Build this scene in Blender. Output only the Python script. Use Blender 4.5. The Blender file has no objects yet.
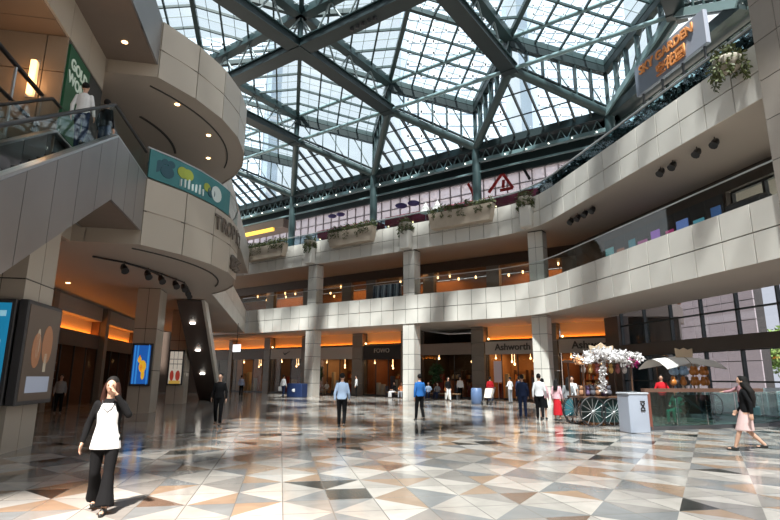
import bpy, bmesh, math, random
from mathutils import Vector, Matrix
random.seed(7)
D = bpy.data; SC = bpy.context.scene; COL = SC.collection
# ------------------------------------------------------------ camera, world, sun, exposure
PITCH, ROLL, FPX = .2146347, -.0055488, 537.27
cd = D.cameras.new('camera'); cam = D.objects.new('camera', cd); COL.objects.link(cam)
cd.sensor_fit = 'HORIZONTAL'; cd.sensor_width = 36; cd.lens = FPX * 36 / 780; cd.clip_end = 900; cd.clip_start = .05
cam.matrix_world = Matrix.Translation((0, 0, 1.65)) @ Matrix.Rotation(math.pi / 2 + PITCH, 4, 'X') @ Matrix.Rotation(-ROLL, 4, 'Z')
SC.camera = cam
w = D.worlds.new('world'); SC.world = w; w.use_nodes = True
bg = w.node_tree.nodes['Background']; bg.inputs[0].default_value = (.91, .965, 1, 1); bg.inputs[1].default_value = 1.28
sd = D.lights.new('sun', 'SUN'); sun = D.objects.new('sun', sd); COL.objects.link(sun)
sd.energy = 17.5; sd.angle = math.radians(3.2); sd.color = (1, .93, .84)
_el, _s = math.radians(60), Vector((-.16, -.98, 0)).normalized()
sun.rotation_euler = (_s * math.cos(_el) + Vector((0, 0, math.sin(_el)))).to_track_quat('Z', 'Y').to_euler()
ORD = ['first', 'second', 'third', 'fourth', 'fifth', 'sixth', 'seventh', 'eighth', 'ninth', 'tenth', 'eleventh', 'twelfth', 'thirteenth', 'fourteenth', 'fifteenth', 'sixteenth', 'seventeenth', 'eighteenth', 'nineteenth', 'twentieth']
ORD += ['twenty-' + o for o in ORD[:9]] + ['thirtieth']
SC.view_settings.view_transform = 'Standard'; SC.view_settings.look = 'None'
SC.view_settings.exposure = 0.0; SC.view_settings.gamma = 1.0; SC.view_settings.use_curve_mapping = False
SC.cycles.max_bounces = 7; SC.cycles.transparent_max_bounces = 16; SC.cycles.diffuse_bounces = 4
SC.cycles.sample_clamp_indirect = 6.0; SC.cycles.caustics_reflective = False; SC.cycles.caustics_refractive = False

# ------------------------------------------------------------ frames of the two wings
TA, TR = .612071, 1.3755753
DA, DR = 34.5554, 16.3405
uA = Vector((math.cos(TA), -math.sin(TA), 0)); nA = Vector((math.sin(TA), math.cos(TA), 0))
uB = Vector((math.cos(TR), -math.sin(TR), 0)); nB = Vector((math.sin(TR), math.cos(TR), 0))
UP = Vector((0, 0, 1))
def A(u, n, z=0): return uA * u + nA * n + UP * z
def B(u, n, z=0): return uB * u + nB * n + UP * z
def Wd(x, y, z=0): return Vector((x, y, z))
# L2: soffit 5.66, mid 6.77, top 7.85   L3: soffit 11.44, mid 12.48, top 13.55
L2, L3 = (5.66, 6.77, 7.85), (11.44, 12.48, 13.55)
FL2, FL3 = 6.95, 12.6

# ------------------------------------------------------------ materials
MATS = {}
def mat(name, col, rough=.6, metal=0., emit=None, es=0., noise=.0, nscale=3., island=0., spec=.5, bump=0.):
    if name in MATS: return MATS[name]
    m = D.materials.new(name); m.use_nodes = True; nt = m.node_tree; b = nt.nodes['Principled BSDF']
    b.inputs['Roughness'].default_value = rough; b.inputs['Metallic'].default_value = metal
    b.inputs['Specular IOR Level'].default_value = spec
    c4 = (*col, 1); b.inputs['Base Color'].default_value = c4
    last = None
    if noise > 0 or bump > 0:
        tc = nt.nodes.new('ShaderNodeTexCoord'); nz = nt.nodes.new('ShaderNodeTexNoise'); nz.inputs['Scale'].default_value = nscale; nz.inputs['Detail'].default_value = 4
        nt.links.new(tc.outputs['Object'], nz.inputs['Vector'])
        mx = nt.nodes.new('ShaderNodeMix'); mx.data_type = 'RGBA'
        mx.inputs[6].default_value = (*[max(0, c * (1 - noise)) for c in col], 1); mx.inputs[7].default_value = (*[min(1, c * (1 + noise)) for c in col], 1)
        nt.links.new(nz.outputs['Fac'], mx.inputs[0]); nt.links.new(mx.outputs[2], b.inputs['Base Color']); last = mx.outputs[2]
        if bump > 0:
            bp = nt.nodes.new('ShaderNodeBump'); bp.inputs['Strength'].default_value = bump; nt.links.new(nz.outputs['Fac'], bp.inputs['Height']); nt.links.new(bp.outputs[0], b.inputs['Normal'])
    if island > 0:
        g = nt.nodes.new('ShaderNodeNewGeometry'); hs = nt.nodes.new('ShaderNodeHueSaturation'); mr = nt.nodes.new('ShaderNodeMapRange')
        mr.inputs[3].default_value = 1 - island; mr.inputs[4].default_value = 1 + island
        nt.links.new(g.outputs['Random Per Island'], mr.inputs[0]); nt.links.new(mr.outputs[0], hs.inputs['Value'])
        if last: nt.links.new(last, hs.inputs['Color'])
        else: hs.inputs['Color'].default_value = c4
        nt.links.new(hs.outputs[0], b.inputs['Base Color'])
    if emit:
        b.inputs['Emission Color'].default_value = (*emit, 1); b.inputs['Emission Strength'].default_value = es
    MATS[name] = m; return m
def glassmat(name, tint, gloss=.08, rough=.03, diff=0., dcol=(.8, .8, .8)):
    m = D.materials.new(name); m.use_nodes = True; nt = m.node_tree; nt.nodes.clear()
    o = nt.nodes.new('ShaderNodeOutputMaterial'); t = nt.nodes.new('ShaderNodeBsdfTransparent'); t.inputs[0].default_value = (*tint, 1)
    g = nt.nodes.new('ShaderNodeBsdfGlossy'); g.inputs['Roughness'].default_value = rough
    mx = nt.nodes.new('ShaderNodeMixShader'); mx.inputs[0].default_value = gloss
    nt.links.new(t.outputs[0], mx.inputs[1]); nt.links.new(g.outputs[0], mx.inputs[2]); out = mx
    if diff > 0:
        tr = nt.nodes.new('ShaderNodeBsdfTranslucent'); tr.inputs[0].default_value = (*dcol, 1)
        m2 = nt.nodes.new('ShaderNodeMixShader'); m2.inputs[0].default_value = diff
        nt.links.new(out.outputs[0], m2.inputs[1]); nt.links.new(tr.outputs[0], m2.inputs[2]); out = m2
    nt.links.new(out.outputs[0], o.inputs[0]); return m
PANEL = mat('pale stone cladding', (.64, .615, .57), .42, noise=.07, nscale=.9, island=.05)
PANEL_B = mat('beige metal cladding', (.42, .375, .32), .38, noise=.06, nscale=.8, island=.04)
JOINT = mat('dark joint', (.05, .05, .05), .8)
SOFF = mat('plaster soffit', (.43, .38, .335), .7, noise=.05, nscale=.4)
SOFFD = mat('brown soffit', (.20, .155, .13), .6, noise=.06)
DARKB = mat('dark brown wall', (.085, .062, .05), .5, noise=.15)
PIER = mat('grey brown pier stone', (.20, .175, .15), .45, noise=.1, island=.05)
STEEL = mat('dark teal painted steel', (.013, .025, .028), .42, noise=.12, nscale=1.5)
STEELM = mat('teal painted steel', (.030, .056, .060), .4, noise=.1, nscale=1.5)
STEELL = mat('pale teal painted steel', (.20, .30, .32), .35, noise=.1, nscale=1.5)
ROD = mat('grey steel tube', (.26, .31, .32), .4)
ESCM = mat('brushed steel escalator cladding', (.28, .27, .27), .34, metal=.6, noise=.22, nscale=.5, island=.03)
CHROME = mat('satin metal', (.55, .56, .57), .3, metal=.8)
BLACK = mat('black metal', (.015, .015, .017), .5)
CHAR = mat('charcoal plastic', (.05, .05, .055), .5)
ROOFGL = glassmat('roof glass', (.86, .91, .94), .08, .1)
CLEAR = glassmat('clear glass', (.93, .96, .955), .05, .02)
BLUEGL = glassmat('blue tinted glass', (.62, .76, .80), .06, .03)
TINTGL = glassmat('smoky window glass', (.74, .74, .78), .05, .02)
TEALGL = glassmat('teal tinted glass', (.42, .60, .58), .12, .03)
SHOPGL = glassmat('shop glass', (.85, .82, .78), .025, .03)
FROST = glassmat('frosted curtain wall glass', (.62, .58, .60), .08, .2, .45, (.74, .69, .71))
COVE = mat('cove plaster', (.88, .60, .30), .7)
COVELIT = mat('orange cove lamp', (1, .5, .2), .5, emit=(1, .32, .04), es=11.0)
WARML = mat('warm lamp', (1, .8, .5), .5, emit=(1, .62, .28), es=7)
WHITEL = mat('white lamp', (1, 1, 1), .5, emit=(1, .93, .82), es=9)
YELL = mat('yellow lit strip', (1, .7, .1), .5, emit=(1, .6, .08), es=1.0)
SIGNP = mat('cream sign fascia', (.40, .37, .34), .5)
LEAF = mat('green leaves', (.07, .085, .025), .6, island=.4)
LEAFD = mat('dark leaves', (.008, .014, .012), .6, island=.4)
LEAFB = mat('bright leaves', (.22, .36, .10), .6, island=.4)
SOIL = mat('soil', (.05, .04, .03), .9)
SKIN = mat('skin', (.52, .31, .22), .55); HAIR = mat('black hair', (.008, .007, .007), .75, spec=.2)
def cloth(name, c): return mat(name + ' cloth', c, .9, noise=.08, nscale=20, spec=.12)

# ------------------------------------------------------------ mesh builder
class M:
    def __init__(s, m): s.v = []; s.f = []; s.mi = []; s.mats = [m]; s.sm = []
    def _m(s, m):
        if m is None: return 0
        if m not in s.mats: s.mats.append(m)
        return s.mats.index(m)
    def add(s, vs, fs, m=None, smooth=False):
        k = len(s.v); s.v += [Vector(v) for v in vs]; i = s._m(m)
        for f in fs: s.f.append([k + a for a in f]); s.mi.append(i); s.sm.append(smooth)
        return s
    def hexa(s, c, m=None):
        return s.add(c, [(0, 3, 2, 1), (4, 5, 6, 7), (0, 1, 5, 4), (1, 2, 6, 5), (2, 3, 7, 6), (3, 0, 4, 7)], m)
    def box(s, F, a0, a1, b0, b1, z0, z1, m=None):
        a0, a1 = min(a0, a1), max(a0, a1); b0, b1 = min(b0, b1), max(b0, b1)
        return s.hexa([F(a0, b0, z0), F(a1, b0, z0), F(a1, b1, z0), F(a0, b1, z0), F(a0, b0, z1), F(a1, b0, z1), F(a1, b1, z1), F(a0, b1, z1)], m)
    def cbox(s, F, a0, a1, b0, b1, z0, z1, c=.02, m=None):
        # bevelled upright box: chamfered corners and top rim
        a0, a1 = min(a0, a1), max(a0, a1); b0, b1 = min(b0, b1), max(b0, b1)
        def ring(i, z): return [F(a0 + c + i, b0 + i, z), F(a1 - c - i, b0 + i, z), F(a1 - i, b0 + c + i, z), F(a1 - i, b1 - c - i, z), F(a1 - c - i, b1 - i, z), F(a0 + c + i, b1 - i, z), F(a0 + i, b1 - c - i, z), F(a0 + i, b0 + c + i, z)]
        rs = ring(c * .6, z0) + ring(0, z0 + c * .6) + ring(0, z1 - c * .6) + ring(c * .6, z1)
        fs = [tuple(range(7, -1, -1)), tuple(range(24, 32))]
        for k in range(3):
            for i in range(8): fs.append((k * 8 + i, k * 8 + (i + 1) % 8, k * 8 + 8 + (i + 1) % 8, k * 8 + 8 + i))
        return s.add(rs, fs, m)
    def beam(s, p, q, w, h, m=None, up=UP):
        p = Vector(p); q = Vector(q); d = (q - p).normalized(); x = d.cross(up)
        if x.length < 1e-4: x = d.cross(Vector((1, 0, 0)))
        x.normalize(); y = x.cross(d); x *= w / 2; y *= h / 2
        return s.hexa([p - x - y, p + x - y, p + x + y, p - x + y, q - x - y, q + x - y, q + x + y, q - x + y], m)
    def tube(s, pts, r, seg=8, m=None, cap=True, smooth=True):
        pts = [Vector(p) for p in pts]; rs = r if isinstance(r, (list, tuple)) else [r] * len(pts); vs = []; fs = []
        pu = None
        for i, p in enumerate(pts):
            d = (pts[min(i + 1, len(pts) - 1)] - pts[max(i - 1, 0)]).normalized()
            if pu is None: pu = d.orthogonal().normalized()
            x = (pu - d * pu.dot(d)).normalized(); pu = x; y = d.cross(x)
            vs += [p + (x * math.cos(2 * math.pi * k / seg) + y * math.sin(2 * math.pi * k / seg)) * rs[i] for k in range(seg)]
        for i in range(len(pts) - 1):
            for k in range(seg): fs.append((i * seg + k, i * seg + (k + 1) % seg, (i + 1) * seg + (k + 1) % seg, (i + 1) * seg + k))
        s.add(vs, fs, m, smooth)
        if cap:
            s.add(vs[:seg], [tuple(range(seg - 1, -1, -1))], m); s.add(vs[-seg:], [tuple(range(seg))], m)
        return s
    def lathe(s, c, prof, seg=16, m=None, smooth=True):
        c = Vector(c); vs = []; fs = []
        for r, z in prof: vs += [c + Vector((r * math.cos(2 * math.pi * k / seg), r * math.sin(2 * math.pi * k / seg), z)) for k in range(seg)]
        for i in range(len(prof) - 1):
            for k in range(seg): fs.append((i * seg + k, i * seg + (k + 1) % seg, (i + 1) * seg + (k + 1) % seg, (i + 1) * seg + k))
        s.add(vs, fs, m, smooth); s.add(vs[:seg], [tuple(range(seg - 1, -1, -1))], m); s.add(vs[-seg:], [tuple(range(seg))], m); return s
    def ball(s, c, r, m=None, seg=10, rings=7, sc=(1, 1, 1)):
        c = Vector(c); vs = []; fs = []
        for i in range(rings + 1):
            a = math.pi * i / rings
            for k in range(seg): vs.append(c + Vector((r * sc[0] * math.sin(a) * math.cos(2 * math.pi * k / seg), r * sc[1] * math.sin(a) * math.sin(2 * math.pi * k / seg), -r * sc[2] * math.cos(a))))
        for i in range(rings):
            for k in range(seg): fs.append((i * seg + k, i * seg + (k + 1) % seg, (i + 1) * seg + (k + 1) % seg, (i + 1) * seg + k))
        return s.add(vs, fs, m, True)
    def prism(s, poly, z0, z1, m=None):
        n = len(poly); vs = [Vector((p[0], p[1], z0)) for p in poly] + [Vector((p[0], p[1], z1)) for p in poly]
        fs = [tuple(range(n - 1, -1, -1)), tuple(range(n, 2 * n))] + [(i, (i + 1) % n, n + (i + 1) % n, n + i) for i in range(n)]
        return s.add(vs, fs, m)
    def wall(s, F, poly, d0, d1, m=None):
        # poly in (a, z) extruded along b from d0 to d1
        n = len(poly); vs = [F(a, d0, z) for a, z in poly] + [F(a, d1, z) for a, z in poly]
        fs = [tuple(range(n - 1, -1, -1)), tuple(range(n, 2 * n))] + [(i, (i + 1) % n, n + (i + 1) % n, n + i) for i in range(n)]
        return s.add(vs, fs, m)
    def sheet(s, pts, t, m=None):
        pts = [Vector(p) for p in pts]; nn = (pts[1] - pts[0]).cross(pts[2] - pts[0]).normalized() * t / 2; n = len(pts)
        vs = [p - nn for p in pts] + [p + nn for p in pts]
        fs = [tuple(range(n - 1, -1, -1)), tuple(range(n, 2 * n))] + [(i, (i + 1) % n, n + (i + 1) % n, n + i) for i in range(n)]
        return s.add(vs, fs, m)
    def leaves(s, c, rad, n, size, m=None, droop=0.):
        c = Vector(c)
        for _ in range(n):
            while True:
                q = Vector((random.uniform(-1, 1), random.uniform(-1, 1), random.uniform(-1, 1)))
                if q.length < 1: break
            p = c + Vector((q.x * rad[0], q.y * rad[1], q.z * rad[2])); d = Vector((random.gauss(0, 1), random.gauss(0, 1), random.gauss(0, .7) - droop)).normalized()
            e = d.orthogonal().normalized(); e.rotate(Matrix.Rotation(random.uniform(0, 6.28), 3, d)); L = size * random.uniform(.6, 1.4)
            s.add([p, p + d * L * .5 + e * L * .22, p + d * L, p + d * L * .5 - e * L * .22], [(0, 1, 2, 3)], m)
        return s
    def build(s, name, parent=None, kind=None, origin=None, fix=True):
        me = D.meshes.new(name); o0 = Vector(origin) if origin is not None else Vector((0, 0, 0))
        me.from_pydata([v - o0 for v in s.v], [], s.f)
        for m in s.mats: me.materials.append(m)
        for p, i, sm in zip(me.polygons, s.mi, s.sm): p.material_index = i; p.use_smooth = sm
        if fix:
            bm = bmesh.new(); bm.from_mesh(me); bmesh.ops.recalc_face_normals(bm, faces=bm.faces); bm.to_mesh(me); bm.free()
        o = D.objects.new(name, me); COL.objects.link(o)
        if parent is not None:
            o.parent = parent; o.location = o0 - parent.location if parent.rotation_euler.z == 0 else o0
        else: o.location = o0
        if kind: o['kind'] = kind
        return o
def tag(o, label, cat, group=None):
    o['label'] = label; o['category'] = cat
    if group: o['group'] = group
    return o
def thing(name, loc, label, cat, group=None):
    o = D.objects.new(name, None); COL.objects.link(o); o.location = Vector(loc); o.empty_display_size = .2
    return tag(o, label, cat, group)
def struct(mb, name): return mb.build(name, kind='structure')
def part(mb, name, parent, label=None, kind=None):
    # world-coordinate mesh under an unrotated thing
    o = mb.build(name, None); o.parent = parent; o.location = -parent.location if parent.type == 'EMPTY' and parent.parent is None else (0, 0, 0)
    if label: o['label'] = label
    if kind: o['kind'] = kind
    return o
def copy_tree(o, parent=None):
    c = o.copy(); COL.objects.link(c); c.parent = parent
    for ch in o.children: copy_tree(ch, c)
    return c
def text_mesh(txt, size, xdir, origin, m, thick=.02, name='lettering', parent=None, bold=0., align='CENTER', space=1.):
    cu = D.curves.new('lettering', 'FONT'); cu.body = txt; cu.size = size; cu.extrude = thick; cu.offset = bold; cu.align_x = align; cu.align_y = 'CENTER'; cu.space_character = space
    t = D.objects.new('tmp', cu); COL.objects.link(t)
    x = Vector(xdir).normalized(); z = x.cross(UP)
    t.matrix_world = Matrix.Translation(origin) @ Matrix((x, UP, z)).transposed().to_4x4()
    bpy.context.view_layer.update(); dg = bpy.context.evaluated_depsgraph_get()
    me = D.meshes.new_from_object(t.evaluated_get(dg)); me.transform(t.matrix_world); me.materials.clear(); me.materials.append(m)
    D.objects.remove(t); D.curves.remove(cu)
    o = D.objects.new(name, me); COL.objects.link(o)
    if parent is not None: o.parent = parent; o.location = -parent.location if parent.type == 'EMPTY' else (0, 0, 0)
    return o

# ------------------------------------------------------------ floor
def floor_material():
    m = D.materials.new('polished marble triangles'); m.use_nodes = True; nt = m.node_tree; N = nt.nodes; Lk = nt.links; b = N['Principled BSDF']
    def math_(op, *a):
        n = N.new('ShaderNodeMath'); n.operation = op
        for i, x in enumerate(a):
            if isinstance(x, (int, float)): n.inputs[i].default_value = x
            else: Lk.new(x, n.inputs[i])
        return n.outputs[0]
    tc = N.new('ShaderNodeTexCoord')
    def dot(v, T, off):
        d = N.new('ShaderNodeVectorMath'); d.operation = 'DOT_PRODUCT'; Lk.new(tc.outputs['Object'], d.inputs[0]); d.inputs[1].default_value = v
        return math_('ADD', math_('DIVIDE', d.outputs['Value'], T), off)
    a = dot(nB, .62, .83); c = dot(uB, .70, .3)
    fa, fc = math_('FLOOR', a), math_('FLOOR', c); ra, rc = math_('FRACT', a), math_('FRACT', c)
    # diagonals make pinwheels of four squares
    par = math_('MODULO', math_('ADD', math_('ABSOLUTE', fa), math_('ABSOLUTE', fc)), 2)
    d1 = math_('GREATER_THAN', math_('ADD', ra, rc), 1); d2 = math_('GREATER_THAN', ra, rc)
    tri = math_('ADD', math_('MULTIPLY', d1, par), math_('MULTIPLY', d2, math_('SUBTRACT', 1, par)))
    cmb = N.new('ShaderNodeCombineXYZ'); Lk.new(fa, cmb.inputs[0]); Lk.new(fc, cmb.inputs[1]); Lk.new(tri, cmb.inputs[2])
    wn = N.new('ShaderNodeTexWhiteNoise'); wn.noise_dimensions = '3D'; Lk.new(cmb.outputs[0], wn.inputs['Vector'])
    cr = N.new('ShaderNodeValToRGB'); cr.color_ramp.interpolation = 'CONSTANT'; e = cr.color_ramp.elements
    pale = math_('GREATER_THAN', math_('ABSOLUTE', math_('SUBTRACT', tri, math_('MODULO', math_('ABSOLUTE', fa), 2))), .5)
    stops = [(0, (.52, .48, .44)), (.20, (.40, .37, .34)), (.42, (.46, .44, .42)), (.56, (.22, .225, .23)), (.70, (.34, .235, .165)), (.84, (.27, .25, .235)), (.95, (.17, .11, .08)), (.972, (.035, .038, .036))]
    e[0].color = (*stops[0][1], 1); e[1].position = stops[1][0]; e[1].color = (*stops[1][1], 1)
    for p, k in stops[2:]: x = e.new(p); x.color = (*k, 1)
    bias = math_('ADD', math_('MULTIPLY', wn.outputs['Value'], .46), math_('MULTIPLY', math_('SUBTRACT', 1, pale), .54))
    wn2 = N.new('ShaderNodeTexWhiteNoise'); wn2.noise_dimensions = '2D'; cb2 = N.new('ShaderNodeCombineXYZ'); Lk.new(fa, cb2.inputs[0]); Lk.new(fc, cb2.inputs[1]); Lk.new(cb2.outputs[0], wn2.inputs['Vector'])
    Lk.new(math_('MAXIMUM', bias, math_('GREATER_THAN', wn2.outputs['Value'], .978)), cr.inputs[0])
    nz = N.new('ShaderNodeTexNoise'); nz.inputs['Scale'].default_value = 2.2; nz.inputs['Detail'].default_value = 6; nz.inputs['Distortion'].default_value = 1.2; Lk.new(tc.outputs['Object'], nz.inputs['Vector'])
    mr = N.new('ShaderNodeMapRange'); mr.inputs[3].default_value = .64; mr.inputs[4].default_value = 1.06; Lk.new(nz.outputs['Fac'], mr.inputs[0])
    hs = N.new('ShaderNodeHueSaturation'); Lk.new(cr.outputs[0], hs.inputs['Color']); Lk.new(mr.outputs[0], hs.inputs['Value'])
    # grout
    def edge(r): return math_('LESS_THAN', math_('MINIMUM', r, math_('SUBTRACT', 1, r)), .012)
    g = math_('MAXIMUM', edge(ra), edge(rc)); mx = N.new('ShaderNodeMix'); mx.data_type = 'RGBA'; Lk.new(g, mx.inputs[0]); Lk.new(hs.outputs[0], mx.inputs[6]); mx.inputs[7].default_value = (.16, .15, .14, 1)
    Lk.new(mx.outputs[2], b.inputs['Base Color']); b.inputs['Roughness'].default_value = .13; b.inputs['Specular IOR Level'].default_value = .35
    return m
FLOORM = floor_material()
m = M(FLOORM); m.box(Wd, -70, 60, -14, 75, -.3, 0); struct(m, 'floor')

# ------------------------------------------------------------ balconies: fascia panels along a plan path
def arc(c, r, a0, a1, k): return [Vector((c[0] + r * math.cos(a0 + (a1 - a0) * i / k), c[1] + r * math.sin(a0 + (a1 - a0) * i / k), 0)) for i in range(k + 1)]
def fillet(p0, p1, p2, t, k=8):
    p0, p1, p2 = Vector(p0), Vector(p1), Vector(p2); a = p1 + (p0 - p1).normalized() * t; b = p1 + (p2 - p1).normalized() * t
    return [a.lerp(p1, i / k).lerp(p1.lerp(b, i / k), i / k) for i in range(k + 1)]
def resample(path, step):
    out = [path[0]]; acc = 0
    L = [(path[i + 1] - path[i]).length for i in range(len(path) - 1)]; tot = sum(L); n = max(1, round(tot / step)); s = tot / n
    for k in range(1, n + 1):
        d = s * k; i = 0
        while i < len(L) - 1 and d > L[i]: d -= L[i]; i += 1
        out.append(path[i].lerp(path[i + 1], min(1, d / L[i])))
    return out
def inward(path, d):
    out = []
    for i, p in enumerate(path):
        t = (path[min(i + 1, len(path) - 1)] - path[max(0, i - 1)]).normalized(); out.append(p + Vector((-t.y, t.x, 0)) * d)
    return out
def fascia(name, path, z, step, m, side=1, back=.35, gap=.045, proj=.05):
    pts = resample(path, step); mb = M(m); bk = M(JOINT)
    off = inward(pts, side * back); core = inward(pts, side * proj)
    for i in range(len(pts) - 1):
        a, b, a2, b2 = pts[i], pts[i + 1], off[i], off[i + 1]; t = (b - a).normalized() * gap / 2
        for z0, z1 in ((z[0], z[1] - gap / 2), (z[1] + gap / 2, z[2])):
            c0, c1 = core[i], core[i + 1]
            mb.hexa([q + UP * z0 for q in (a + t, b - t, c1 - t, c0 + t)] + [q + UP * z1 for q in (a + t, b - t, c1 - t, c0 + t)])
        c0, c1 = core[i], core[i + 1]
        mb.hexa([q + UP * (z[0] + .05) for q in (c0, c1, b2, a2)] + [q + UP * (z[2] - .01) for q in (c0, c1, b2, a2)], JOINT)
    return struct(mb, name), pts
def rail(name, pts, z0, z1, off, side, label, glass=CLEAR, postgap=2, hr=.035):
    p = inward(pts, side * off); g = M(glass); t = thing(name, p[0] + UP * z0, label, 'railing')
    for i in range(len(p) - 1): g.sheet([p[i] + UP * z0, p[i + 1] + UP * z0, p[i + 1] + UP * (z1 - .03), p[i] + UP * (z1 - .03)], .012)
    part(g, 'glass_panel', t)
    h = M(CHROME); h.tube([q + UP * z1 for q in p], hr, 8); part(h, 'handrail', t)
    return t
corner = A(-12.47, DA)
backL = A(-42.0, DA); rightR = B(-8.6, DR)
fil = fillet(backL, corner, rightR, 3.0, 8)
pathBR = [backL] + fil + [rightR]
# left-hand side of travel direction backL->rightR is +n (away from atrium)
hb, hr_ = [backL] + fil[:5], fil[4:] + [rightR]
_, p2a = fascia('trim_1', hb, L2, 1.11, PANEL, 1); _, p2b = fascia('trim_40', hr_, L2, 1.42, PANEL, 1, gap=.05); P2 = p2a[:-1] + p2b
_, p3a = fascia('trim_2', hb, L3, 1.11, PANEL, 1); _, p3b = fascia('trim_41', hr_, L3, 1.42, PANEL, 1, gap=.05); P3 = p3a[:-1] + p3b
rail('balcony_railing', P2, L2[2], 9.12, .15, 1, 'long glass railing with metal handrail around the middle balcony of the back and right sides', CLEAR, 3)
rail('balcony_railing', P3, L3[2], 14.4, .15, 1, 'long glass railing with metal handrail around the top balcony of the back and right sides', BLUEGL, 3, hr=.06)
# left wing: straight far part, round bays above one another, return toward the escalator
cb, rb = (-14.5, 20.9), 8.1
a_far = math.atan2(25.2 - 20.9, 6.85); 
def drum_path():
    st = A(-42.2, DA)  # far end where left and back wings meet
    p = [B(-53.4, -3.55)]
    a1 = math.radians(46.3); a0 = math.radians(-34.5)
    p += arc(cb, rb, a1, a0, 18)
    return p
dp = drum_path()
i0 = 2
farp = [dp[0], dp[1]]; arcp = dp[1:]; frontp = [dp[-1], B(-17.52, -12.5)]
for k, z in ((3, L2), (4, L3)):
    fascia('trim_%d' % (2 * k - 3), farp, z, 1.11, PANEL, -1 if False else -1)
    fascia('trim_%d' % (2 * k - 2), arcp, z, 1.7, PANEL_B, -1)
    fascia('trim_%d' % (k + 5 + k), frontp, z, 1.55, PANEL_B, -1)
# slabs (soffit below, walkway above)
def slab(name, pts, z0, z1, m): s = M(m); s.prism([(p.x, p.y) for p in pts], z0, z1); return struct(s, name)
inBR = inward(P2, .05)
for nm, z0, z1 in (('ceiling', L2[0] + .03, FL2), ('ceiling', L3[0] + .03, FL3)):
    ob = [A(-62, DA + 24), A(-8.2, DA + 24), B(-38, 25.6) if z0 > 8 else B(-37, 21.2), B(-8.6, 25.6) if z0 > 8 else B(-8.6, 21.2)]
    if z0 < 8: ob = [A(-62, DA + 14), A(-5.2, DA + 12), A(-5.2, DA + 5.4), B(-32.2, 21.2), B(-8.6, 21.2)]
    else: ob = [A(-62, DA + 14), A(-6, DA + 12), B(-35, 27), B(-8.6, 27)]
    slab(nm, [A(-62, DA + .06)] + inBR[:] + ob[::-1], z0, z1, SOFF)
left_in = inward(dp, -.06)
for z0, z1 in ((L2[0] + .03, FL2), (L3[0] + .03, FL3)):
    slab('ceiling', left_in + [B(-17.56, -4.7), B(-17.56, -30), B(-56, -30)], z0, z1, SOFF)
# soffit grooves under the round bays
for z in (L2[0], L3[0]):
    g = M(JOINT)
    q = arc(cb, rb - .75, math.radians(28), math.radians(-33), 20)
    for i in range(len(q) - 1): g.beam(q[i] + UP * (z + .02), q[i + 1] + UP * (z + .02), .05, .05)
    q = arc(cb, rb - 3.0, math.radians(20), math.radians(-20), 14)
    for i in range(len(q) - 1): g.beam(q[i] + UP * (z + .02), q[i + 1] + UP * (z + .02), .10, .05)
    struct(g, 'trim_%d' % (21 if z < 8 else 22))
arcr = [p for p in arcp[1:]]
rail('balcony_railing', resample(arcr, 1.2), L2[2], 8.95, .12, -1, 'curved glass railing above the lettered middle balcony bay on the left', CLEAR, 3)

# ------------------------------------------------------------ columns
def column(F, a0, a1, b0, b1, z0, z1, label, m=PANEL, step=1.12, group=None, zs=None, mid=True):
    c = M(JOINT); t = thing('column', F((a0 + a1) / 2, (b0 + b1) / 2, z0), label, 'column', group)
    e = .02; c.box(F, a0 + e, a1 - e, b0 + e, b1 - e, z0, z1); part(c, 'core', t)
    p = M(m); z = z0
    while z < z1 - .05:
        zt = min(z + step, z1) - .03; am = (a0 + a1) / 2; bm_ = (b0 + b1) / 2
        for (x0, x1) in ((a0, am - .012), (am + .012, a1)):
            for (y0, y1) in ((b0, bm_ - .012), (bm_ + .012, b1)): p.box(F, x0, x1, y0, y1, z, zt)
        z += step
    part(p, 'cladding', t); return t
names = ['back wall column nearest the left end', 'back wall column behind the man in the pale blue shirt', 'tall pale back wall column beside the man in the blue shirt', 'corner column between the two lettered shop fronts']
for u, nm in zip((-33.3, -23.05, -12.8), names[1:]):
    w_ = 1.02
    column(A, u, u + w_, DA + .06, DA + .95, 0, L2[0] + .03, 'pale stone panelled ' + nm)
    if u > -43: column(A, u, u + w_, DA + .12, DA + 1.0, FL2, L3[0] + .03, 'upper storey pale panelled column standing above the ' + nm)
column(B, -14.42, -12.6, DR - .12, DR + 1.3, 0, 17.0, 'tall panelled column at the right edge of the picture', mat('taupe column cladding', (.30, .265, .235), .4, noise=.06, island=.04), 1.5)
LP = PANEL_B
for u2, d, lab in ((-14.9, 1.55, 'left arcade pillar carrying the two glowing poster cases'), (-28.25, 1.5, 'left arcade pillar with the blue poster'), (-36.9, 1.5, 'left arcade pillar with the white poster grid')):
    column(B, u2, u2 + d, -5.8 - .95, -5.75, 0, L2[0] + .03, 'beige clad ' + lab, LP, 1.9)

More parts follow.
